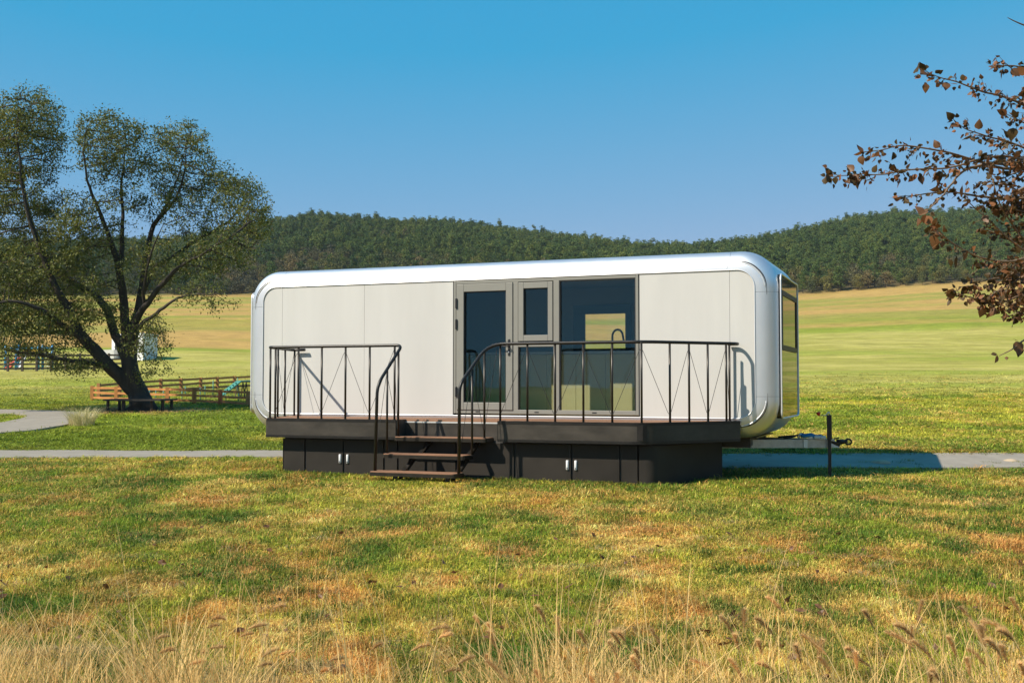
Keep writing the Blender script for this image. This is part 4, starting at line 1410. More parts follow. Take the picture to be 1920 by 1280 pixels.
for k, (u, q, h_) in enumerate([(281, 47.5, .45), (293, 47.8, .4), (307, 48, .45), (342, 46.8, .5), (376, 46.2, .55), (348, 50, .5), (400, 52, .7), (424, 47, .4), (448, 46, .35), (446, 52.5, .8), (385, 51, .5)]):
    p = GP(u, q)
    pole = MB().tube([(p[0], p[1], p[2] - .1), (p[0], p[1], p[2] + h_)], 0.022, 6).build('training_pole', M['teal'], None)
    tag(pole, 'thin teal pole standing in the paddock behind the orange fence', 'pole', 'teal poles in the paddock')
p = GP(473, 45)
tub = MB()
vs = []
for z, w in ((-.02, .16), (.24, .22)):
    for sx, sy in ((-1, -1), (1, -1), (1, 1), (-1, 1)):
        vs.append(p + RTH * sx * w + FWH * sy * w * .7 + np.array([0, 0, z]))
for z, w in ((.24, .19), (.03, .14)):
    for sx, sy in ((-1, -1), (1, -1), (1, 1), (-1, 1)):
        vs.append(p + RTH * sx * w + FWH * sy * w * .7 + np.array([0, 0, z]))
fs = [(3, 2, 1, 0)] + [(i, (i + 1) % 4, 4 + (i + 1) % 4, 4 + i) for i in range(4)] + [(4 + i, 4 + (i + 1) % 4, 8 + (i + 1) % 4, 8 + i) for i in range(4)] + [(8 + i, 8 + (i + 1) % 4, 12 + (i + 1) % 4, 12 + i) for i in range(4)] + [(12, 13, 14, 15)]
tub.add(vs, fs)
tag(tub.build('tub', M['sky_blue'], None), 'small blue tub on the grass behind the fence, next to the caravan', 'tub')

# far dark fence and blue play frame at the left edge
fd = [(u, 84 + 0.01 * u) for u in range(-120, 250, 27)]
fence('field_fence', 'long dark timber fence across the field at the left edge', [SU(u, q) for u, q in fd], 1.35, [M['fence_dark']], None, rails=4, rail_w=.13, post_w=.15, z_rail=(.1, .25, .4, .55))
play = thing('play_frame', 'blue play frame with a yellow deck behind the dark field fence', 'play frame', tuple(GP(45, 88)))
for (u, q) in ((10, 87), (30, 87), (34, 89), (72, 87), (80, 87.5), (98, 87.2)):
    p = GP(u, q)
    MB().tube([p + np.array([0, 0, -.2]), p + np.array([0, 0, 2.0])], 0.10, 8).build('post', M['sky_blue'], play)
pa, pb = GP(8, 87, 1.75), GP(100, 87.3, 1.75)
MB().beam(pa, pb, .1, .12).build('cross_beam', M['sky_blue'], play)
MB().beam(GP(48, 87.2, 1.5), GP(76, 87.2, 1.5), .9, .25).build('play_deck', M['yellow'], play)
MB().beam(GP(14, 86.8, .15), GP(34, 88, .95), .5, .10).build('slide', M['orange_red'], play)
MB().beam(GP(36, 87, .2), GP(52, 87.5, 1.45), .5, .10).build('slide', M['white'], play)
for k in range(4):
    MB().beam(GP(84, 87.2, .3 + .35 * k), GP(97, 87.2, .3 + .35 * k), .05, .06).build('rung', M['white'], play)

# white cabin behind the tree
cab = thing('field_cabin', 'white flat-roofed cabin on the field behind the big tree', 'cabin', tuple(GP(250, 104)))
cz = GP(250, 104)[2] - .3
c0 = GP(209, 105); c1 = GP(268, 101.5); c2 = GP(295, 106)
dA = (c1 - c0); dB = (c2 - c1)
def plan(p): return (p[0], p[1])
c3 = c0 + dB
poly = [plan(c0), plan(c1), plan(c2), plan(c3)]
MB().prism(poly, cz, cz + 2.55).build('wall', M['white'], cab)
cen = np.mean(np.array(poly), 0)
po2 = [tuple(cen + (np.array(p_) - cen) * 1.04) for p_ in poly]
MB().prism(po2, cz + 2.553, cz + 2.68).build('roof', M['white'], cab)
def on_wall(A, B, f0, f1, z0, z1, name, m, out=.03):
    A = np.array(A); B = np.array(B); d = B - A
    n_ = np.array([d[1], -d[0], 0]); n_ /= np.linalg.norm(n_)
    if n_ @ FWH > 0: n_ = -n_
    p, r_ = A + d * f0, A + d * f1
    MB().beam((p[0] + n_[0] * out, p[1] + n_[1] * out, (z0 + z1) / 2), (r_[0] + n_[0] * out, r_[1] + n_[1] * out, (z0 + z1) / 2), .05, z1 - z0).build(name, m, cab)
on_wall(c0, c1, .12, .38, cz + 1.1, cz + 1.9, 'window', M['seal'])
on_wall(c0, c1, .62, .8, cz + .35, cz + 2.1, 'door', M['galv'])
a0 = GP(193, 103.5); a1 = GP(213, 102.5)
MB().prism([plan(a0), plan(a1), plan(a1 + FWH * 2), plan(a0 + FWH * 2)], cz, cz + 1.15).build('porch', M['galv_l'], cab)

# pale grass clump by the footpath
def ribbons(base, n, spread, h, lean, wd_, cols, segs=5, wind=(0, 0)):
    """Curved grass blades; returns verts, faces, colors."""
    k = n
    ph = rng.random(k) * 2 * np.pi
    r0 = spread * np.sqrt(rng.random(k))
    b = np.stack([np.cos(ph) * r0, np.sin(ph) * r0, np.zeros(k)], -1) + base
    H = h * (0.55 + 0.6 * rng.random(k))
    ph2 = ph + rng.normal(size=k) * 0.8
    ln = lean * (0.2 + rng.random(k)) * H
    dx = np.cos(ph2) * ln + wind[0] * H; dy = np.sin(ph2) * ln + wind[1] * H
    side = np.stack([-np.sin(ph2 + rng.normal(size=k)), np.cos(ph2), np.zeros(k)], -1)
    V = []
    for j in range(segs + 1):
        t = j / segs
        c = b + np.stack([dx * t ** 2, dy * t ** 2, H * (t - 0.18 * t ** 3 * lean)], -1)
        w_ = (wd_ * (1 - t) ** 0.7 + 0.0006)
        V += [c - side * w_[:, None] if hasattr(w_, '__len__') else c - side * w_, c + side * w_]
    V = np.stack(V, 1)
    f = []
    for j in range(segs):
        f.append(np.array([2 * j, 2 * j + 1, 2 * j + 3, 2 * j + 2]))
    F = (np.arange(k) * 2 * (segs + 1))[:, None, None] + np.array(f)[None]
    return V.reshape(-1, 3), F.reshape(-1, 4), np.repeat(cols, 2 * (segs + 1), 0), V[:, -1]


M['straw'] = mat('straw_grass', (1, 1, 1), 0.65, attr='col', var=0.12, trans=0.36, spec=0.25)
p = GP(155, 32.2)
n = 420
cc = mixc(np.array([0.80, 0.68, 0.40]), np.array([0.50, 0.45, 0.18]), rng.random(n))
v, f, c, _ = ribbons(p, n, .36, .62, .95, .007, cc)
o = bpy.data.objects.new('grass_clump', np_mesh('grass_clump', v, f, M['straw'], c)); link(o)
tag(o, 'pale dry clump of ornamental grass at the edge of the footpath', 'grass clump')

# ================================================================== SCATTER HELPER (geometry nodes instances, for stuff only)
def scatter(name, pts, rot, scl, col, idx, variants, m_dummy):
    me = bpy.data.meshes.new(name)
    me.vertices.add(len(pts)); me.vertices.foreach_set('co', np.asarray(pts, np.float32).ravel())
    for nm, ty, arr in (('rot', 'FLOAT_VECTOR', rot), ('scl', 'FLOAT_VECTOR', scl)):
        a = me.attributes.new(nm, ty, 'POINT'); a.data.foreach_set('vector', np.asarray(arr, np.float32).ravel())
    a = me.attributes.new('tint', 'FLOAT_COLOR', 'POINT')
    cc = np.ones((len(pts), 4), np.float32); cc[:, :3] = col
    a.data.foreach_set('color', cc.ravel())
    a = me.attributes.new('idx', 'INT', 'POINT'); a.data.foreach_set('value', np.asarray(idx, np.int32))
    o = bpy.data.objects.new(name, me); link(o, kind='stuff')
    vc = bpy.data.collections.new(name + '_kinds')
    for k, vm in enumerate(variants):
        vo = bpy.data.objects.new('%s_kind_%02d' % (name, k), vm); vc.objects.link(vo)
    ng = bpy.data.node_groups.new(name, 'GeometryNodeTree')
    ng.interface.new_socket('Geometry', in_out='INPUT', socket_type='NodeSocketGeometry')
    ng.interface.new_socket('Geometry', in_out='OUTPUT', socket_type='NodeSocketGeometry')
    gi = ng.nodes.new('NodeGroupInput'); go = ng.nodes.new('NodeGroupOutput')
    ci = ng.nodes.new('GeometryNodeCollectionInfo'); ci.inputs['Collection'].default_value = vc
    ci.inputs['Separate Children'].default_value = True; ci.inputs['Reset Children'].default_value = True
    ip = ng.nodes.new('GeometryNodeInstanceOnPoints'); ip.inputs['Pick Instance'].default_value = True

    def na(nm, ty):
        x = ng.nodes.new('GeometryNodeInputNamedAttribute'); x.data_type = ty; x.inputs['Name'].default_value = nm
        return x.outputs['Attribute']
    er = ng.nodes.new('FunctionNodeEulerToRotation')
    ng.links.new(na('rot', 'FLOAT_VECTOR'), er.inputs[0])
    ng.links.new(gi.outputs[0], ip.inputs['Points'])
    ng.links.new(ci.outputs[0], ip.inputs['Instance'])
    ng.links.new(na('idx', 'INT'), ip.inputs['Instance Index'])
    ng.links.new(er.outputs[0], ip.inputs['Rotation'])
    ng.links.new(na('scl', 'FLOAT_VECTOR'), ip.inputs['Scale'])
    ng.links.new(ip.outputs[0], go.inputs[0])
    md = o.modifiers.new('scatter', 'NODES'); md.node_group = ng
    return o


# ------------------------------------------------------------------ lawn blades
M['blade'] = mat('grass_blade', (1, 1, 1), 0.6, attr='tint', attr_type='INSTANCER', var=0.15, trans=0.30, spec=0.2)


def tuft_mesh(seed, n, spread, h, w, lean):
    r = np.random.default_rng(seed)
    ph = r.random(n) * 6.283; r0 = spread * np.sqrt(r.random(n))
    b = np.stack([np.cos(ph) * r0, np.sin(ph) * r0, np.full(n, -0.008)], -1)
    H = h * (0.45 + 0.75 * r.random(n)); ph2 = r.random(n) * 6.283
    ln = lean * (0.15 + r.random(n)) * H
    dirv = np.stack([np.cos(ph2) * ln, np.sin(ph2) * ln, np.zeros(n)], -1)
    sd = np.stack([-np.sin(ph2), np.cos(ph2), np.zeros(n)], -1) * (w * (0.7 + 0.6 * r.random(n)))[:, None]
    up = np.array([0, 0, 1.0])
    mid = b + dirv * 0.3 + up * (H * 0.6)[:, None]; tip = b + dirv + up * (H * (1 - 0.25 * lean))[:, None]
    v = np.stack([b - sd, b + sd, mid + sd * .75, mid - sd * .75, tip], 1).reshape(-1, 3)
    k = np.arange(n)[:, None] * 5
    f = np.vstack([k + np.array([[0, 1, 2]]), k + np.array([[0, 2, 3]]), k + np.array([[3, 2, 4]])])
    return np_mesh('tuft_%d' % seed, v, f, M['blade'])


tufts = [tuft_mesh(900 + k, 26, .085, .052, .0022, (0.7, 1.0, 0.5, 1.2, 0.9, 1.6)[k]) for k in range(6)]


def trailer_mask(P):
    """True where grass may grow: not inside the skirt or under the deck posts."""
    x, y = P[:, 0], P[:, 1]
    return ~((x > 0.84) & (x < 7.3) & (y > -1.26) & (y < 0.5))


def lawn_points(n, q0, q1, pw, tmax):
    a = rng.random(n)
    q = (q0 ** pw + a * (q1 ** pw - q0 ** pw)) ** (1 / pw)
    s = (rng.random(n) * 2 - 1) * tmax * (q + 1.0)
    return s, q


s1, q1 = lawn_points(62000, 3.6, 20.0, 0.9, 0.56)
s2, q2 = lawn_points(26000, 18.0, 30.0, 0.6, 0.56)
s3, q3 = lawn_points(24000, 28.0, 92.0, 0.5, 0.54)
k3_ = rng.random(len(q3)) < sm(92, 40, q3)
s3, q3 = s3[k3_], q3[k3_]
ss = np.concatenate([s1, s2, s3]); qq = np.concatenate([q1, q2, q3])
keep = ~on_path(ss, qq)
P = Wa(ss, qq)
keep &= trailer_mask(P)
ss, qq, P = ss[keep], qq[keep], P[keep]
dj_ = np.clip(qq / 9, .5, 2.5)
colr = lawn_color(ss + rng.normal(size=len(ss)) * .06 * dj_, qq + rng.normal(size=len(ss)) * .10 * dj_)
n = len(P)
jit = rng.random(n)
lum = colr.sum(1)
dryness = np.clip((colr[:, 0] / (colr[:, 1] + 1e-6) - 0.85) * 1.6, 0, 1)
colr = np.clip(colr * (0.74 + 1.95 * jit ** 1.4)[:, None], 0, .9)
wild = rng.random(n)
colr = np.where(((wild > .93) & ((qq < 20) | (ss > -1)))[:, None], TAN * (0.7 + .7 * jit)[:, None], colr)
colr = np.where((wild < .06)[:, None], GREEN_D * (0.9 + .6 * jit)[:, None], colr)
k = np.clip(qq / 7.0, 0.85, 6)
hh = np.clip(0.55 + 1.15 * (fbm(ss / 0.35, qq / 0.45, 401, 3) ** 1.5) * 1.6 - 0.30 * dryness, 0.35, 2.0) * np.where(qq > 19, 0.65, 1.0) * (1 + np.clip((qq - 8) / 40, 0, 0.6))
scl = np.stack([k * (0.9 + .3 * rng.random(n)), k * (0.9 + .3 * rng.random(n)), hh], -1)
rot = np.stack([rng.normal(size=n) * .08, rng.normal(size=n) * .08, rng.random(n) * 6.283], -1)
scatter('lawn_grass', P, rot, scl, colr, rng.integers(0, 6, n), tufts, None)

# taller greener and paler tufts standing out of the lawn
tall = [tuft_mesh(950 + k, 60, .11, .11, .0028, (0.7, 1.1, 0.9)[k]) for k in range(3)]
s4, q4 = lawn_points(1900, 4.4, 20.0, 1.0, 0.54)
keep = fbm(s4 / 0.8, q4 / 1.2, 411, 3) > 0.50
s4, q4 = s4[keep], q4[keep]
# tufts the photograph shows by place (column, distance)
for (u, q, n_) in ((1462, 6.75, 3), (1760, 7.3, 2), (260, 7.6, 2), (370, 6.6, 2), (1430, 8.6, 3), (1560, 9.5, 3), (1800, 9.8, 3), (690, 6.9, 1), (1870, 8.0, 2)):
    for _ in range(n_):
        s4 = np.append(s4, u2s(u, q) + rng.normal() * .10); q4 = np.append(q4, q + rng.normal() * .08)
# longer grass left standing against the skirt, the steps and the jack
for _ in range(210):
    x_ = rng.uniform(0.8, 6.85); y_ = -1.27 - abs(rng.normal()) * .05
    a_, b_ = SQ(x_, y_); s4 = np.insert(s4, 0, a_); q4 = np.insert(q4, 0, b_)
for x_, y_ in [(8.97 + rng.normal() * .1, 0.98 + rng.normal() * .1) for _ in range(8)] + [(rng.uniform(3.15, 4.1), -2.02 + rng.normal() * .05) for _ in range(24)] + [(6.9 + .45 * a + .06, -1.2 + 1.0 * a) for a in rng.random(40)]:
    a_, b_ = SQ(x_, y_); s4 = np.insert(s4, 0, a_); q4 = np.insert(q4, 0, b_)
P4 = Wa(s4, q4); kp = trailer_mask(P4); P4, s4, q4 = P4[kp], s4[kp], q4[kp]
n = len(P4)
j = rng.random(n)
c4 = mixc(GREEN_D * 0.85, mixc(GREEN, YGREEN, j), j ** 1.6)
c4[-21:] = GREEN_D * 1.15
scatter('green_tufts', P4, np.stack([np.zeros(n), np.zeros(n), rng.random(n) * 6.28], -1), np.stack([.6 + .6 * rng.random(n)] * 2 + [.45 + .45 * rng.random(n)], -1), c4, rng.integers(0, 3, n), tall, None)
s5, q5 = lawn_points(260, 4.6, 14.0, 1.0, 0.54)
extra = [(110, 6.2), (205, 6.15), (175, 6.2), (395, 5.75), (425, 5.6), (490, 5.55), (560, 5.85), (600, 5.8), (1275, 5.2), (130, 5.9), (20, 6.1), (1640, 15.9), (1690, 16.0), (1230, 9.6), (1470, 8.9), (1590, 9.3)]
for (u, q) in extra:
    for _ in range(4):
        s5 = np.append(s5, u2s(u, q) + rng.normal() * .07); q5 = np.append(q5, q + rng.normal() * .04)
P5 = Wa(s5, q5); kp = trailer_mask(P5); P5 = P5[kp]
n = len(P5); j = rng.random(n)
c5 = mixc(np.array([0.50, 0.40, 0.20]), np.array([0.40, 0.25, 0.10]), j)
scatter('dry_tufts', P5, np.stack([np.zeros(n), np.zeros(n), rng.random(n) * 6.28], -1), np.stack([.6 + .6 * rng.random(n)] * 2 + [.35 + .4 * rng.random(n)], -1), c5, rng.integers(0, 3, n), tall, None)

# fallen leaves on the lawn
lm = []
for k in range(4):
    r = np.random.default_rng(70 + k)
    v = np.array([[0, -.5, 0], [.32, -.1, .08], [.25, .25, .10], [0, .55, 0.02], [-.28, .22, .12], [-.3, -.12, .05], [0, 0, -.04]]) * .07
    v[:, 2] += r.random(7) * .02
    f = np.array([[6, i, (i + 1) % 6] for i in range(6)])
    lm.append(np_mesh('fallen_%d' % k, v, f, M['leaf_brown']))
s6, q6 = lawn_points(190, 4.4, 11.0, 0.8, 0.54)
P6 = Wa(s6, q6, .035); kp = trailer_mask(P6); P6 = P6[kp]; n = len(P6)
scatter('fallen_leaves', P6, np.stack([rng.normal(size=n) * .5, rng.normal(size=n) * .5, rng.random(n) * 6.28], -1), np.repeat((.5 + .7 * rng.random(n))[:, None], 3, 1), np.full((n, 3), .3), rng.integers(0, 4, n), lm, None)

# a few stones
def stone(u, q, r, label):
    p = GP(u, q, r * .15)
    bm = bmesh.new(); bmesh.ops.create_icosphere(bm, subdivisions=2, radius=1)
    for vtx in bm.verts:
        k_ = 1 + 0.35 * (float(fbm(np.array([vtx.co.x * 1.3 + u]), np.array([vtx.co.y * 1.3 + vtx.co.z]), 501)[0]) - .5)
        vtx.co = Vector((vtx.co.x * r * 1.3 * k_, vtx.co.y * r * k_, vtx.co.z * r * .55 * k_))
    me = bpy.data.meshes.new('stone'); bm.to_mesh(me); bm.free(); me.materials.append(M['stone'])
    me.polygons.foreach_set('use_smooth', [True] * len(me.polygons))
    o = bpy.data.objects.new('stone', me); o.location = p; link(o)
    tag(o, label, 'stone')


stone(1648, 18.2, .13, 'pale flat stone on the lawn just beyond the jack post')
stone(1892, 18.4, .10, 'small pale stone on the lawn near the right edge')

# ================================================================== FOREGROUND DRY GRASS
Vs, Fs, Cs = [], [], []; off = 0
ST_A = np.array([0.92, 0.66, 0.28]); ST_B = np.array([0.72, 0.46, 0.16]); ST_C = np.array([0.30, 0.26, 0.08])


def add_rib(v, f, c):
    global off
    Vs.append(v); Fs.append(f + off); Cs.append(c); off += len(v)


clumps = []
for k in range(46): clumps.append((rng.uniform(-120, 470), rng.uniform(4.15, 5.15), rng.uniform(.48, .66), 62))
for k in range(22): clumps.append((rng.uniform(450, 1000), rng.uniform(4.0, 4.8), rng.uniform(.42, .62), 44))
for k in range(30): clumps.append((rng.uniform(950, 1330), rng.uniform(4.1, 4.9), rng.uniform(.44, .66), 44))
for k in range(30): clumps.append((rng.uniform(1300, 2050), rng.uniform(4.0, 4.8), rng.uniform(.40, .60), 46))
wx, wy = -0.10 * RTH[0], -0.10 * RTH[1]
for (u, q, h_, n_) in clumps:
    b = GP(u, q)
    cc = mixc(ST_A, ST_B, rng.random(n_)); cc = mixc(cc, ST_C, (rng.random(n_) > .8) * .8)
    v, f, c, _ = ribbons(b, n_, .16, h_ * rng.uniform(.6, 1.0), .62, .0017, cc, 6, (wx, wy))
    add_rib(v, f, c)
# single tall stalks
for k in range(150):
    u = rng.choice([rng.uniform(-60, 520), rng.uniform(500, 1000), rng.uniform(950, 1300), rng.uniform(1250, 1980)]); q = rng.uniform(4.3, 5.2)
    b = GP(u, q); n_ = 2
    cc = mixc(ST_A, ST_B, rng.random(n_))
    v, f, c, _ = ribbons(b, n_, .02, rng.uniform(.62, .88), .30, .0019, cc, 6, (wx * rng.uniform(-1, 2), wy))
    add_rib(v, f, c)
o = bpy.data.objects.new('dry_grass', np_mesh('dry_grass', np.vstack(Vs), np.vstack(Fs), M['straw'], np.vstack(Cs)))
link(o, kind='stuff')
# foxtail plumes on their stalks
Vs, Fs, Cs = [], [], []; off = 0
PL_A = np.array([0.84, 0.60, 0.29]); PL_B = np.array([0.60, 0.36, 0.145])
plist_ = []
for k in range(42): plist_.append((rng.uniform(1380, 1990), rng.uniform(4.0, 4.9), rng.uniform(.32, .62), rng.uniform(.09, .155)))
for k in range(22): plist_.append((rng.uniform(930, 1320), rng.uniform(4.1, 4.9), rng.uniform(.32, .62), rng.uniform(.08, .14)))
for k in range(24): plist_.append((rng.uniform(260, 960), rng.uniform(4.1, 5.0), rng.uniform(.36, .60), rng.uniform(.06, .10)))
tubes = Tubes()
for (u, q, h_, L_) in plist_:
    b = GP(u, q)
    right_ = u > 900
    ln = (-.55 if right_ else .25) * rng.uniform(.4, 1.2)
    d1 = RTH * ln * .35 + FWH * rng.normal() * .08
    st = [b + d1 * t ** 2 * h_ + np.array([0, 0, h_ * (t - .12 * t ** 3)]) for t in np.linspace(0, 1, 7)]
    ax = d1 * 1.6 + RTH * ((-.15 if right_ else .45) + rng.normal() * .28) + np.array([0, 0, .75 if right_ else .30]) + FWH * rng.normal() * .2
    ax /= np.linalg.norm(ax)
    pl_ = [st[-1] + ax * L_ * t + np.array([0, 0, -.25 * L_ * t * t]) for t in np.linspace(0, 1, 6)]
    tubes.add(np.array(st + pl_[1:]), np.concatenate([np.full(7, .0016), np.full(5, .0022)]), 4)
    m = 420
    t = rng.random(m)
    P_ = np.stack([np.interp(t, np.linspace(0, 1, 6), np.array(pl_)[:, j]) for j in range(3)], -1)
    rd = rng.normal(size=(m, 3)); rd -= ax * (rd @ ax)[:, None]; rd /= np.linalg.norm(rd, axis=1)[:, None]
    env = (np.sin(np.pi * np.clip(t * .93 + .05, 0, 1)) ** .6)[:, None]
    tip = P_ + (rd * .75 + ax * .9) * (.029 * env * (.7 + .6 * rng.random(m)[:, None])) * (L_ / .12) ** .6
    sd = np.cross(rd, ax) * .0008
    v = np.stack([P_ - sd, P_ + sd, tip], 1).reshape(-1, 3)
    f = np.arange(3 * m).reshape(m, 3)
    cc = np.repeat(mixc(PL_A, PL_B, rng.random(m)) * rng.uniform(.8, 1.25), 3, 0)
    Vs.append(v); Fs.append(f + off); Cs.append(cc); off += len(v)
o = bpy.data.objects.new('foxtail_grass', np_mesh('foxtail_grass', np.vstack(Vs), np.vstack(Fs), M['straw'], np.vstack(Cs)))
link(o, kind='stuff')
M['stalk'] = mat('grass_stalk', (0.50, 0.38, 0.16), 0.6, var=.15)
tubes.build('grass_stalks', M['stalk'], None)['kind'] = 'stuff'

# ================================================================== AUTUMN TREE (branches at the right)
AT_S, AT_Q = u2s(2420, 8.6), 8.6
ab = W(AT_S, AT_Q)
aut = thing('autumn_tree', 'autumn tree with rust and dark brown leaves whose branches reach in from the right edge', 'tree', tuple(ab))
BR = [
    ([(1985, 240, 7.9), (1920, 197, 7.8), (1870, 181, 7.7), (1820, 163, 7.6), (1780, 150, 7.5), (1745, 140, 7.4), (1728, 130, 7.35)], 1.0),
    ([(1990, 330, 8.3), (1920, 276, 8.2), (1866, 262, 8.1), (1830, 250, 8.0), (1797, 237, 8.0), (1786, 216, 7.9)], 1.0),
    ([(2010, 330, 7.9), (1920, 300, 7.8), (1872, 292, 7.6), (1820, 304, 7.5), (1765, 317, 7.4), (1712, 318, 7.3), (1659, 323, 7.2), (1600, 333, 7.1), (1545, 333, 7.0)], 1.25),
    ([(1890, 318, 8.2), (1845, 303, 8.1), (1797, 291, 8.0), (1765, 281, 7.9), (1734, 275, 7.8), (1700, 272, 7.8), (1670, 272, 7.7), (1640, 283, 7.7), (1608, 288, 7.6)], 0.9),
    ([(1960, 370, 7.7), (1900, 372, 7.6), (1840, 370, 7.5), (1800, 362, 7.4), (1771, 357, 7.4), (1707, 364, 7.3), (1676, 378, 7.2)], 0.8),
    ([(1860, 300, 7.6), (1800, 322, 7.5), (1771, 360, 7.2), (1745, 386, 7.0), (1728, 404, 6.9)], 0.18),
    ([(2010, 480, 7.2), (1920, 480, 7.0), (1893, 493, 6.8), (1840, 487, 6.7), (1800, 466, 6.6), (1765, 440, 6.5), (1740, 414, 6.4)], 0.75),
    ([(1990, 520, 7.7), (1920, 446, 7.6), (1893, 413, 7.5), (1872, 370, 7.4), (1861, 333, 7.4), (1850, 300, 7.4)], 0.5),
    ([(2000, 520, 7.4), (1914, 466, 7.3), (1866, 424, 7.2), (1818, 381, 7.1), (1790, 365, 7.1)], 0.55),
    ([(2020, 590, 7.5), (1920, 552, 7.4), (1872, 570, 7.2), (1830, 560, 7.1), (1802, 551, 7.0), (1780, 546, 6.9)], 1.3),
    ([(2020, 560, 7.8), (1940, 530, 7.7), (1890, 520, 7.6), (1850, 524, 7.5), (1815, 540, 7.4)], 1.5),
    ([(1980, 60, 8.2), (1920, 50, 8.1), (1895, 40, 8.0), (1882, 29, 8.0)], 0.03),
    ([(1990, 180, 8.1), (1930, 130, 8.0), (1900, 125, 7.9), (1875, 118, 7.9), (1855, 122, 7.8)], 1.3),
    ([(1990, 640, 6.9), (1930, 628, 6.8), (1910, 640, 6.7), (1885, 660, 6.65), (1868, 672, 6.6)], 0.10),
    ([(2000, 430, 8.2), (1940, 395, 8.1), (1900, 345, 8.0), (1870, 345, 7.9), (1830, 340, 7.9)], 1.2),
    ([(2000, 400, 7.9), (1935, 420, 7.8), (1900, 437, 7.7), (1870, 432, 7.6), (1840, 440, 7.5)], 0.7),
    ([(2000, 250, 7.8), (1940, 235, 7.7), (1905, 222, 7.6), (1880, 205, 7.6)], 1.3),
    ([(2000, 520, 7.3), (1935, 500, 7.2), (1895, 540, 7.2), (1860, 545, 7.1), (1835, 575, 7.1)], 1.2),
]
tw = Tubes()
lpos = []; ldir = []; lsz = []
trunk_top = look(2420, 340, AT_Q)
for _ in range(34):      # short twigs that thicken the crown towards the trunk
    y0 = rng.choice([rng.uniform(230, 420), rng.uniform(290, 390), rng.uniform(490, 590), rng.uniform(100, 230)])
    x0 = rng.uniform(1850, 2010); d0 = rng.uniform(7.0, 8.3); dx_ = rng.uniform(40, 95); dy_ = rng.uniform(-28, 40)
    if y0 < 230: x0 = max(x0, 1915)
    BR.append(([(x0 + dx_ * (1 - a), y0 + dy_ * a, d0 - .1 * a) for a in (0, .3, .6, 1.0)], 1.5))
for pts, dens in BR:
    arr = np.array(pts, float)
    P = np.array([look(a[0], a[1], a[2]) for a in arr])
    seg = np.linalg.norm(np.diff(P, axis=0), axis=1); t = np.concatenate([[0], np.cumsum(seg)])
    n = max(6, int(t[-1] / 0.035)); ti = np.linspace(0, t[-1], n)
    Pi = np.stack([np.interp(ti, t, P[:, k_]) for k_ in range(3)], -1)
    Pi = np.stack([np.convolve(np.pad(Pi[:, k_], 4, mode='edge'), np.ones(9) / 9, 'valid') for k_ in range(3)], -1)
    Pi += (np.stack([fbm(ti * 4 + 31 * len(lpos), ti * 0 + k_, 620 + k_, 2) for k_ in range(3)], -1) - .5) * .03
    # run back to the trunk
    root = trunk_top + (Pi[0] - trunk_top) * 0.02 + np.array([0, 0, (P[0][2] - trunk_top[2]) * .25])
    back = [root * (1 - a) + Pi[0] * a for a in (0, .35, .7)]
    tw.add(np.vstack([back, Pi]), np.concatenate([[.035, .022, .014], np.interp(np.linspace(0, 1, n), [0, 1], [.011, .0022])]), 6)
    L = t[-1]
    # side twigs
    ntw = int(L * 15 * min(1, dens + .1)) if dens > .2 else 0
    for j in range(ntw):
        k_ = rng.integers(int(n * .08), n - 2)
        d = (Pi[min(k_ + 3, n - 1)] - Pi[max(k_ - 3, 0)]); d /= np.linalg.norm(d)
        r_ = rng.normal(size=3); r_ -= d * (r_ @ d); r_ /= np.linalg.norm(r_)
        ln = rng.uniform(.06, .20) * (1 - .5 * k_ / n)
        tp = Pi[k_] + (d * .75 + r_ * .75) * ln + np.array([0, 0, -.01])
        mid = Pi[k_] + (d * .55 + r_ * .3) * ln * .5
        tw.add(np.array([Pi[k_], mid, tp]), np.array([.003, .0024, .0013]), 4)
        for e in np.linspace(.25, 1, max(2, int(ln / .026))):
            lpos.append(Pi[k_] + (tp - Pi[k_]) * e); ldir.append(d * .6 + r_ * .7 * rng.choice([-1, 1]) + np.array([0, 0, -.35])); lsz.append(rng.uniform(.028, .052))
    nl = int(L * 68 * dens)
    for j in range(nl):
        k_ = rng.integers(int(n * .1), n)
        d = (Pi[min(k_ + 3, n - 1)] - Pi[max(k_ - 3, 0)]); d /= np.linalg.norm(d)
        r_ = rng.normal(size=3); r_[2] -= .5
        lpos.append(Pi[k_] + r_ * .020); ldir.append(d * .5 + r_ * .8); lsz.append(rng.uniform(.03, .056) if rng.random() > .1 else rng.uniform(.065, .095))
    # bigger leaves at the end
    for j in range(2 if dens > .1 else 0):
        lpos.append(Pi[-1 - 3 * j]); ldir.append((Pi[-1] - Pi[-4]) / .05 * .5 + rng.normal(size=3) * .4); lsz.append(rng.uniform(.07, .10))
for (px, py, d_, sz) in ((1757, 408, 6.4, .10), (1735, 402, 6.4, .07), (1722, 409, 6.5, .06), (1753, 442, 6.4, .115), (1763, 452, 6.4, .08), (1870, 665, 6.6, .075), (1905, 640, 6.7, .11), (1912, 650, 6.7, .08), (1783, 545, 6.9, .05), (1720, 125, 7.3, .12), (1735, 157, 7.4, .08), (1612, 293, 7.6, .08), (1548, 333, 7.0, .07), (1556, 335, 7.0, .06), (1567, 332, 7.0, .06), (1900, 240, 7.6, .11), (1815, 470, 6.6, .09), (1780, 485, 6.7, .07), (1795, 480, 6.7, .09), (1840, 430, 7.3, .06)):
    lpos.append(look(px, py, d_)); ldir.append(np.array([rng.normal() * .3, rng.normal() * .3, -.8])); lsz.append(sz)
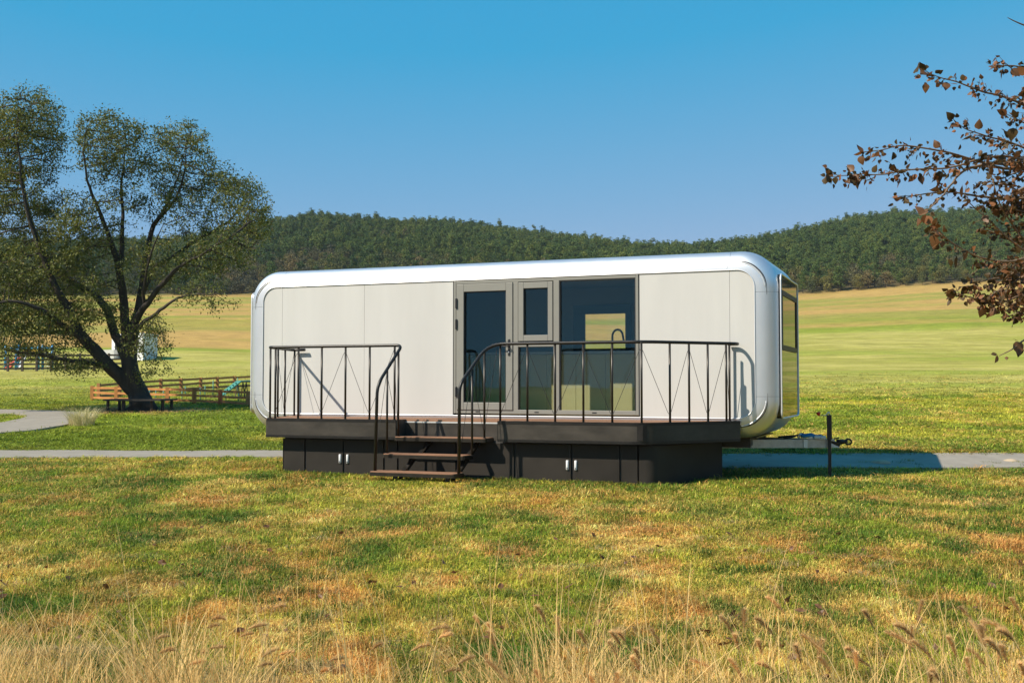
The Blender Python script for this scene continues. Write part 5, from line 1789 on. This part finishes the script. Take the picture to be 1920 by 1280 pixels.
# trunk and main limbs of the same tree, just outside the picture
tw2 = Tubes()
tw2.add(np.array([ab + np.array([0, 0, -.3]), ab + np.array([.02, 0, .6]), look(2410, 500, AT_Q), trunk_top, look(2405, 100, AT_Q), look(2430, -250, AT_Q), look(2400, -500, AT_Q)]), np.array([.17, .13, .11, .10, .08, .05, .02]), 10)
tw2.build('trunk', M['bark'], aut)
tw.build('branch', M['twig'], aut)
# crown beyond the frame, so that the tree is whole from the side
n = 2600
v = rng.normal(size=(n, 3)); v /= np.linalg.norm(v, axis=1)[:, None]; v *= (rng.random(n) ** .4)[:, None]
cen = look(2400, 150, AT_Q)
OP = cen + v * np.array([1.45, 1.45, 2.1])
so, qo = SQ(OP[:, 0], OP[:, 1]); uo = 960 + FPX * so / qo
OP = OP[uo > 2010]
oc = np.where(rng.random((len(OP), 1)) > .5, np.array([.20, .09, .04]), np.array([.07, .045, .02]))
M['leaf_mix'] = mat('mixed_autumn_leaf', (1, 1, 1), .5, attr='col', var=.2, trans=.25)
cr_ = leaf_quads(OP, .075, .7, oc, 'crown', M['leaf_mix'], aut, .5)
tb2 = Tubes()
for k in range(40):
    p = OP[rng.integers(len(OP))]; r0 = trunk_top + np.array([0, 0, rng.uniform(-.8, 1.2)])
    tb2.add(np.array([r0, (r0 + p) / 2 + np.array([0, 0, .1]), p]), np.array([.02, .011, .004]), 5)
tb2.build('limb', M['bark'], aut)


def leaf_mesh(k):
    r = np.random.default_rng(40 + k)
    ys = np.array([0, .12, .32, .55, .78, 1.0]); ws = np.array([.02, .30, .40, .33, .17, .0])
    bendv = r.uniform(-.35, .35); cup = r.uniform(.1, .55)
    v = []
    for y, w in zip(ys, ws):
        zc = bendv * y * y
        v += [(-w, y, zc + cup * w + r.normal() * .015), (0, y, zc), (w, y, zc + cup * w * r.uniform(.6, 1.2) + r.normal() * .015)]
    f = []
    for i in range(len(ys) - 1):
        a = 3 * i
        f += [(a, a + 1, a + 4, a + 3), (a + 1, a + 2, a + 5, a + 4)]
    me = np_mesh('leaf_shape_%d' % k, np.array(v), np.array(f), [M['leaf_brown'], M['leaf_dark'], M['leaf_dark'], M['leaf_rust'], M['leaf_dark'], M['leaf_brown']][k % 6], smooth=True)
    return me


LMESH = [leaf_mesh(k) for k in range(12)]
lpos = np.array(lpos); ldir = np.array(ldir); lsz = np.array(lsz) * 0.82
sl, ql = SQ(lpos[:, 0], lpos[:, 1])
ul = 960 + FPX * sl / ql
score = lsz / ql * ((ul < 1935) & (ul > 1500))
ordr = np.argsort(-score)
sing, rest = ordr[:298], ordr[298:]


def leaf_matrix(i):
    d = Vector(ldir[i]).normalized()
    x = d.cross(Vector(rng.normal(size=3))).normalized(); z = x.cross(d)
    m = Matrix((x, d, z)).transposed().to_4x4()
    m = Matrix.Translation(Vector(lpos[i]) - Vector(ab)) @ m @ Matrix.Scale(float(lsz[i]), 4)
    return m


kinds_ = rng.integers(0, 12, len(lpos))
bigk = [0, 3, 5, 6, 2, 11, 1, 4]
for i in sing:
    k_ = int(kinds_[i]) if lsz[i] < .06 else bigk[int(rng.integers(0, 8))]
    o = bpy.data.objects.new('leaf', LMESH[k_]); link(o, aut)
    o.matrix_local = leaf_matrix(i)
bm = bmesh.new()
for k_ in range(12):
    pass
vv, ff, mm = [], [], []; o2 = 0
base_v = [np.array([v.co[:] for v in me.vertices]) for me in LMESH]
base_f = [np.array([p.vertices[:] for p in me.polygons]) for me in LMESH]
for i in rest:
    k_ = int(kinds_[i]); m = np.array(leaf_matrix(i))
    vv.append(base_v[k_] @ m[:3, :3].T + m[:3, 3]); ff.append(base_f[k_] + o2); o2 += len(base_v[k_])
    mm += [[1, 0, 0, 2, 0, 1][k_ % 6]] * len(base_f[k_])
me = np_mesh('small_leaves', np.vstack(vv), np.vstack(ff), M['leaf_dark'], smooth=True)
me.materials.append(M['leaf_brown']); me.materials.append(M['leaf_rust'])
me.polygons.foreach_set('material_index', mm)
o = bpy.data.objects.new('small_leaves', me); link(o, aut); o['kind'] = 'stuff'
bm.free()

# ================================================================== WOODED HILL
M['needles'] = mat('pine_needles', (1, 1, 1), 0.7, attr='col', var=0.15, spec=0.15)
nt_ = M['needles'].node_tree          # every tree a little lighter, darker or yellower than the next
b_ = nt_.nodes['Principled BSDF']; src_ = b_.inputs['Base Color'].links[0].from_socket
oi_ = nt_.nodes.new('ShaderNodeObjectInfo'); rp_ = nt_.nodes.new('ShaderNodeValToRGB')
for k_, (ps_, c_) in enumerate(((0.0, (.62, .74, .80)), (.35, (.85, .95, .85)), (.65, (1.1, 1.08, .9)), (.9, (1.45, 1.25, .95)))):
    e_ = rp_.color_ramp.elements[k_] if k_ < 2 else rp_.color_ramp.elements.new(ps_)
    e_.position = ps_; e_.color = (*c_, 1)
mu_ = nt_.nodes.new('ShaderNodeMix'); mu_.data_type = 'RGBA'; mu_.blend_type = 'MULTIPLY'; mu_.inputs['Factor'].default_value = 1
nt_.links.new(oi_.outputs['Random'], rp_.inputs[0]); nt_.links.new(src_, mu_.inputs['A']); nt_.links.new(rp_.outputs[0], mu_.inputs['B'])
nt_.links.new(mu_.outputs['Result'], b_.inputs['Base Color'])


def hill_tree(seed, kind):
    """A tree as a trunk and many small leaf-sized faces gathered in clumps. About 1 unit = 1 metre."""
    r = np.random.default_rng(seed)
    V, F, C = [], [], []; o_ = 0
    if kind == 'pine':
        H = r.uniform(5.2, 7.2); cl = []
        nlay = r.integers(6, 9)
        for L in range(nlay):
            z = H * (0.28 + 0.70 * L / (nlay - 1)); rr = (1.0 - 0.62 * (L / (nlay - 1)) ** 1.4) * r.uniform(1.5, 2.3)
            for _ in range(r.integers(6, 9) if L < nlay - 1 else 2):
                a = r.random() * 6.283; d = rr * r.uniform(.35, 1.0)
                cl.append((math.cos(a) * d, math.sin(a) * d, z + r.normal() * .25, r.uniform(.40, .72)))
        base = np.array([0.045, 0.088, 0.028]); tipc = np.array([0.130, 0.165, 0.042]); flat = .5
    else:
        H = r.uniform(3.4, 5.2); cl = []
        for _ in range(26):
            a = r.random() * 6.283; d = r.uniform(0, 1.8); z = H * r.uniform(.18, .95); k_ = math.sin(math.pi * min(1, z / H * .9 + .1)) ** .6
            cl.append((math.cos(a) * d * k_, math.sin(a) * d * k_, z, r.uniform(.5, .85)))
        if kind == 'bush': base, tipc = np.array([0.065, 0.080, 0.030]), np.array([0.145, 0.145, 0.050])
        else: base, tipc = np.array([0.095, 0.088, 0.048]), np.array([0.16, 0.138, 0.075])
        flat = .8
    for (x, y, z, s_) in cl:
        m = 30
        d = r.normal(size=(m, 3)); d /= np.linalg.norm(d, axis=1)[:, None]; d *= (r.random(m) ** .35)[:, None]
        c = np.array([x, y, z]) + d * s_ * np.array([1.15, 1.15, flat])
        e1 = r.normal(size=(m, 3)); e1[:, 2] += .5; e1 /= np.linalg.norm(e1, axis=1)[:, None]
        e2 = np.cross(e1, r.normal(size=(m, 3))); e2 /= np.linalg.norm(e2, axis=1)[:, None]
        sz = .19 * (0.7 + .6 * r.random(m))[:, None]
        v = np.stack([c - e2 * sz * .6, c + e2 * sz * .6, c + e1 * sz * 1.5], 1).reshape(-1, 3)
        cc = base + (tipc - base) * r.random(m)[:, None]
        V.append(v); F.append(np.arange(3 * m).reshape(m, 3) + o_); C.append(np.repeat(cc, 3, 0)); o_ += 3 * m
    for k_ in range(4):       # trunk
        a = k_ * math.pi / 2; b = a + math.pi / 2
        v = np.array([[math.cos(a) * .13, math.sin(a) * .13, -.6], [math.cos(b) * .13, math.sin(b) * .13, -.6], [0, 0, H * .93]])
        V.append(v); F.append(np.array([[0, 1, 2]]) + o_); C.append(np.tile([[.05, .035, .025]], (3, 1))); o_ += 3
    return np_mesh('hill_%s_%d' % (kind, seed), np.vstack(V), np.vstack(F), M['needles'], np.vstack(C))


PINES = [hill_tree(k, 'pine') for k in range(1, 7)]
BUSH = [hill_tree(20 + k, 'bush') for k in range(3)]
BROWNT = [hill_tree(30 + k, 'brown') for k in range(3)]
VAR = PINES + BUSH + BROWNT
NT = 42000
q = np.sqrt(rng.random(NT) * (545 ** 2 - 266 ** 2) + 266 ** 2)
s = (rng.random(NT) * 2 - 1) * 0.66 * q
# thin out so that trunks stand apart
cell = {}
keep = []
for i in range(NT):
    key = (int(s[i] // 2.3), int(q[i] // 2.3))
    if key in cell: continue
    cell[key] = 1; keep.append(i)
s, q = s[keep], q[keep]
u = 960 + FPX * s / q
clear = (np.hypot(u - 1815, (q - 372) * 1.3) < 16) | (np.hypot(u - 1713, (q - 450) * .8) < 13)
gap = (fbm(s / 22, q / 22, 701, 3) > 0.66) & (u < 800) & (q < 400)
s, q, u = s[~(clear | gap)], q[~(clear | gap)], u[~(clear | gap)]
edge_w = fbm(s / 18, q / 9, 711, 3)
zone_b = q < (300 + 26 * (fbm(s / 40, q / 40, 721, 3) - .5) + 22 * (u < 900))
n = len(s)
isb = zone_b & (rng.random(n) > .25) | (rng.random(n) < .03)
isbr = isb & (edge_w > .60) | (fbm(s / 30, q / 16, 731, 3) > .67) & (u < 800) & (q < 420)
idx = np.where(isbr, rng.integers(9, 12, n), np.where(isb, rng.integers(6, 9, n), rng.integers(0, 6, n)))
P = Wa(s, q)
rz = rng.random(n) * 6.283
size_ = 0.52 + 0.50 * rng.random(n) ** 1.5
sc = np.stack([size_ * (.9 + .2 * rng.random(n))] * 2 + [size_ * (.85 + .35 * rng.random(n))], -1)
# the trees that show largest stand as single things
vis = ((u > 1505) & (u < 1960)) | ((u > -40) & (u < 480) & (q > 266))
cand = np.where(vis)[0]
cand = cand[np.argsort(q[cand])][:298]
single = np.zeros(n, bool); single[cand] = True
for i in cand:
    k_ = int(idx[i])
    nm = 'pine_tree' if k_ < 6 else ('bushy_tree' if k_ < 9 else 'brown_tree')
    o = bpy.data.objects.new(nm, VAR[k_])
    o.location = P[i]; o.rotation_euler = (0, 0, rz[i]); o.scale = sc[i]
    link(o)
    tag(o, {'pine_tree': 'dark green pine at the foot of the wooded hill', 'bushy_tree': 'low olive green bushy tree at the foot of the wooded hill', 'brown_tree': 'brownish leafless-looking bush at the foot of the wooded hill'}[nm], 'tree',
        {'pine_tree': 'pines at the foot of the hill', 'bushy_tree': 'bushy trees at the foot of the hill', 'brown_tree': 'brown bushes at the foot of the hill'}[nm])
r_ = ~single
scatter('hill_woods', P[r_], np.stack([np.zeros(r_.sum()), np.zeros(r_.sum()), rz[r_]], -1), sc[r_], np.full((r_.sum(), 3), .5), idx[r_], VAR, None)

# bare sandy scar on the hill
s_, q_ = np.meshgrid(np.linspace(-9, 9, 13), np.linspace(-22, 22, 13))
s0 = u2s(1815, 372)
mm_ = (s_ / 9) ** 2 + (q_ / 22) ** 2
vs = Wa((s_ + s0).ravel(), (q_ + 372).ravel(), .25 - .0)
vs[:, 2] -= 0.6 * np.clip(mm_.ravel() - .8, 0, 1)
ii_ = np.arange(169).reshape(13, 13)
ff_ = np.stack([ii_[:-1, :-1], ii_[:-1, 1:], ii_[1:, 1:], ii_[1:, :-1]], -1).reshape(-1, 4)
M['sand'] = mat('sandy_soil', (0.42, 0.27, 0.16), .9, var=.15, scale=.5)
o = bpy.data.objects.new('terrain_scar', np_mesh('terrain_scar', vs, ff_, M['sand'])); link(o, kind='structure')

# row of unseen trees further right, added for dark reflections in the caravan
def reflection_tree(seed, label, s, q, sc_):
    r = np.random.default_rng(seed)
    b = W(s, q)
    o = thing('broadleaf_tree', label, 'tree', tuple(b), 'trees right of the caravan')
    tbs = Tubes()
    H = 6.2 * sc_
    tbs.add(b + np.array([[0, 0, -.3], [0.02, 0, .9], [.05, .04, 2.2], [.0, .1, H * .62], [.05, .05, H * .9]]), np.array([.22, .16, .13, .07, .02]) * sc_, 8)
    ends_ = []
    for k in range(26):
        z = r.uniform(.28, .8) * H; a = r.random() * 6.283; L = (1.15 - z / H) * 2.9 * sc_
        p0 = b + np.array([.03, .05, z]); p1 = p0 + np.array([math.cos(a) * L, math.sin(a) * L, L * .55])
        m_ = (p0 + p1) / 2 + np.array([0, 0, -.12])
        tbs.add(np.array([p0, m_, p1]), np.array([.055, .03, .008]) * sc_, 5); ends_ += [p1, m_, (m_ + p1) / 2]
    tbs.build('trunk', M['bark'], o)
    E_ = np.array(ends_ + [b + np.array([0, 0, H * .95])] * 4)
    P_ = np.repeat(E_, 70, 0) + r.normal(size=(len(E_) * 70, 3)) * .42 * sc_
    cc = mixc(np.array([.06, .07, .02]), np.array([.16, .10, .035]), r.random(len(P_)))
    leaf_quads(P_, .12, .6, cc, 'crown', M['leaf_mix'], o, .4)


for k_, (s_r, q_r, sc_r) in enumerate(((12.5, 9.5, .9), (16.5, 19.0, 1.0), (19.5, 29.5, 1.05), (27.5, 43.0, 1.1), (35.0, 56.0, 1.0), (14.0, -1.0, 1.1), (11.0, 4.5, .95), (16.5, 6.0, 1.1))):
    reflection_tree(800 + k_, ['low autumn tree nearest the autumn branches, beyond the right edge', 'second tree of the row beyond the right edge, by the path', 'third tree of the row beyond the right edge, past the path',
                          'fourth tree of the row beyond the right edge, on the lawn', 'farthest tree of the row beyond the right edge, on the field', 'tree standing level with the viewer at the right', 'low tree of the right row nearest the viewer, in front of the second file', 'tree of the second file behind the right row, nearest the viewer'][k_], s_r, q_r, sc_r)

# ------------------------------------------------------------------ faint haze over the far field and hill
HAZE = 0.00012
if HAZE:
    hm = bpy.data.materials.new('haze'); hm.use_nodes = True
    nt = hm.node_tree; nt.nodes.clear()
    ho_ = nt.nodes.new('ShaderNodeOutputMaterial'); pv = nt.nodes.new('ShaderNodeVolumePrincipled')
    pv.inputs['Color'].default_value = (0.80, 0.88, 1.0, 1); pv.inputs['Density'].default_value = HAZE
    nt.links.new(pv.outputs[0], ho_.inputs['Volume'])
    hb = MB().box(-4500, 4500, -4500, 4500, -4, 118).build('haze', hm, None)
    hb['kind'] = 'stuff'
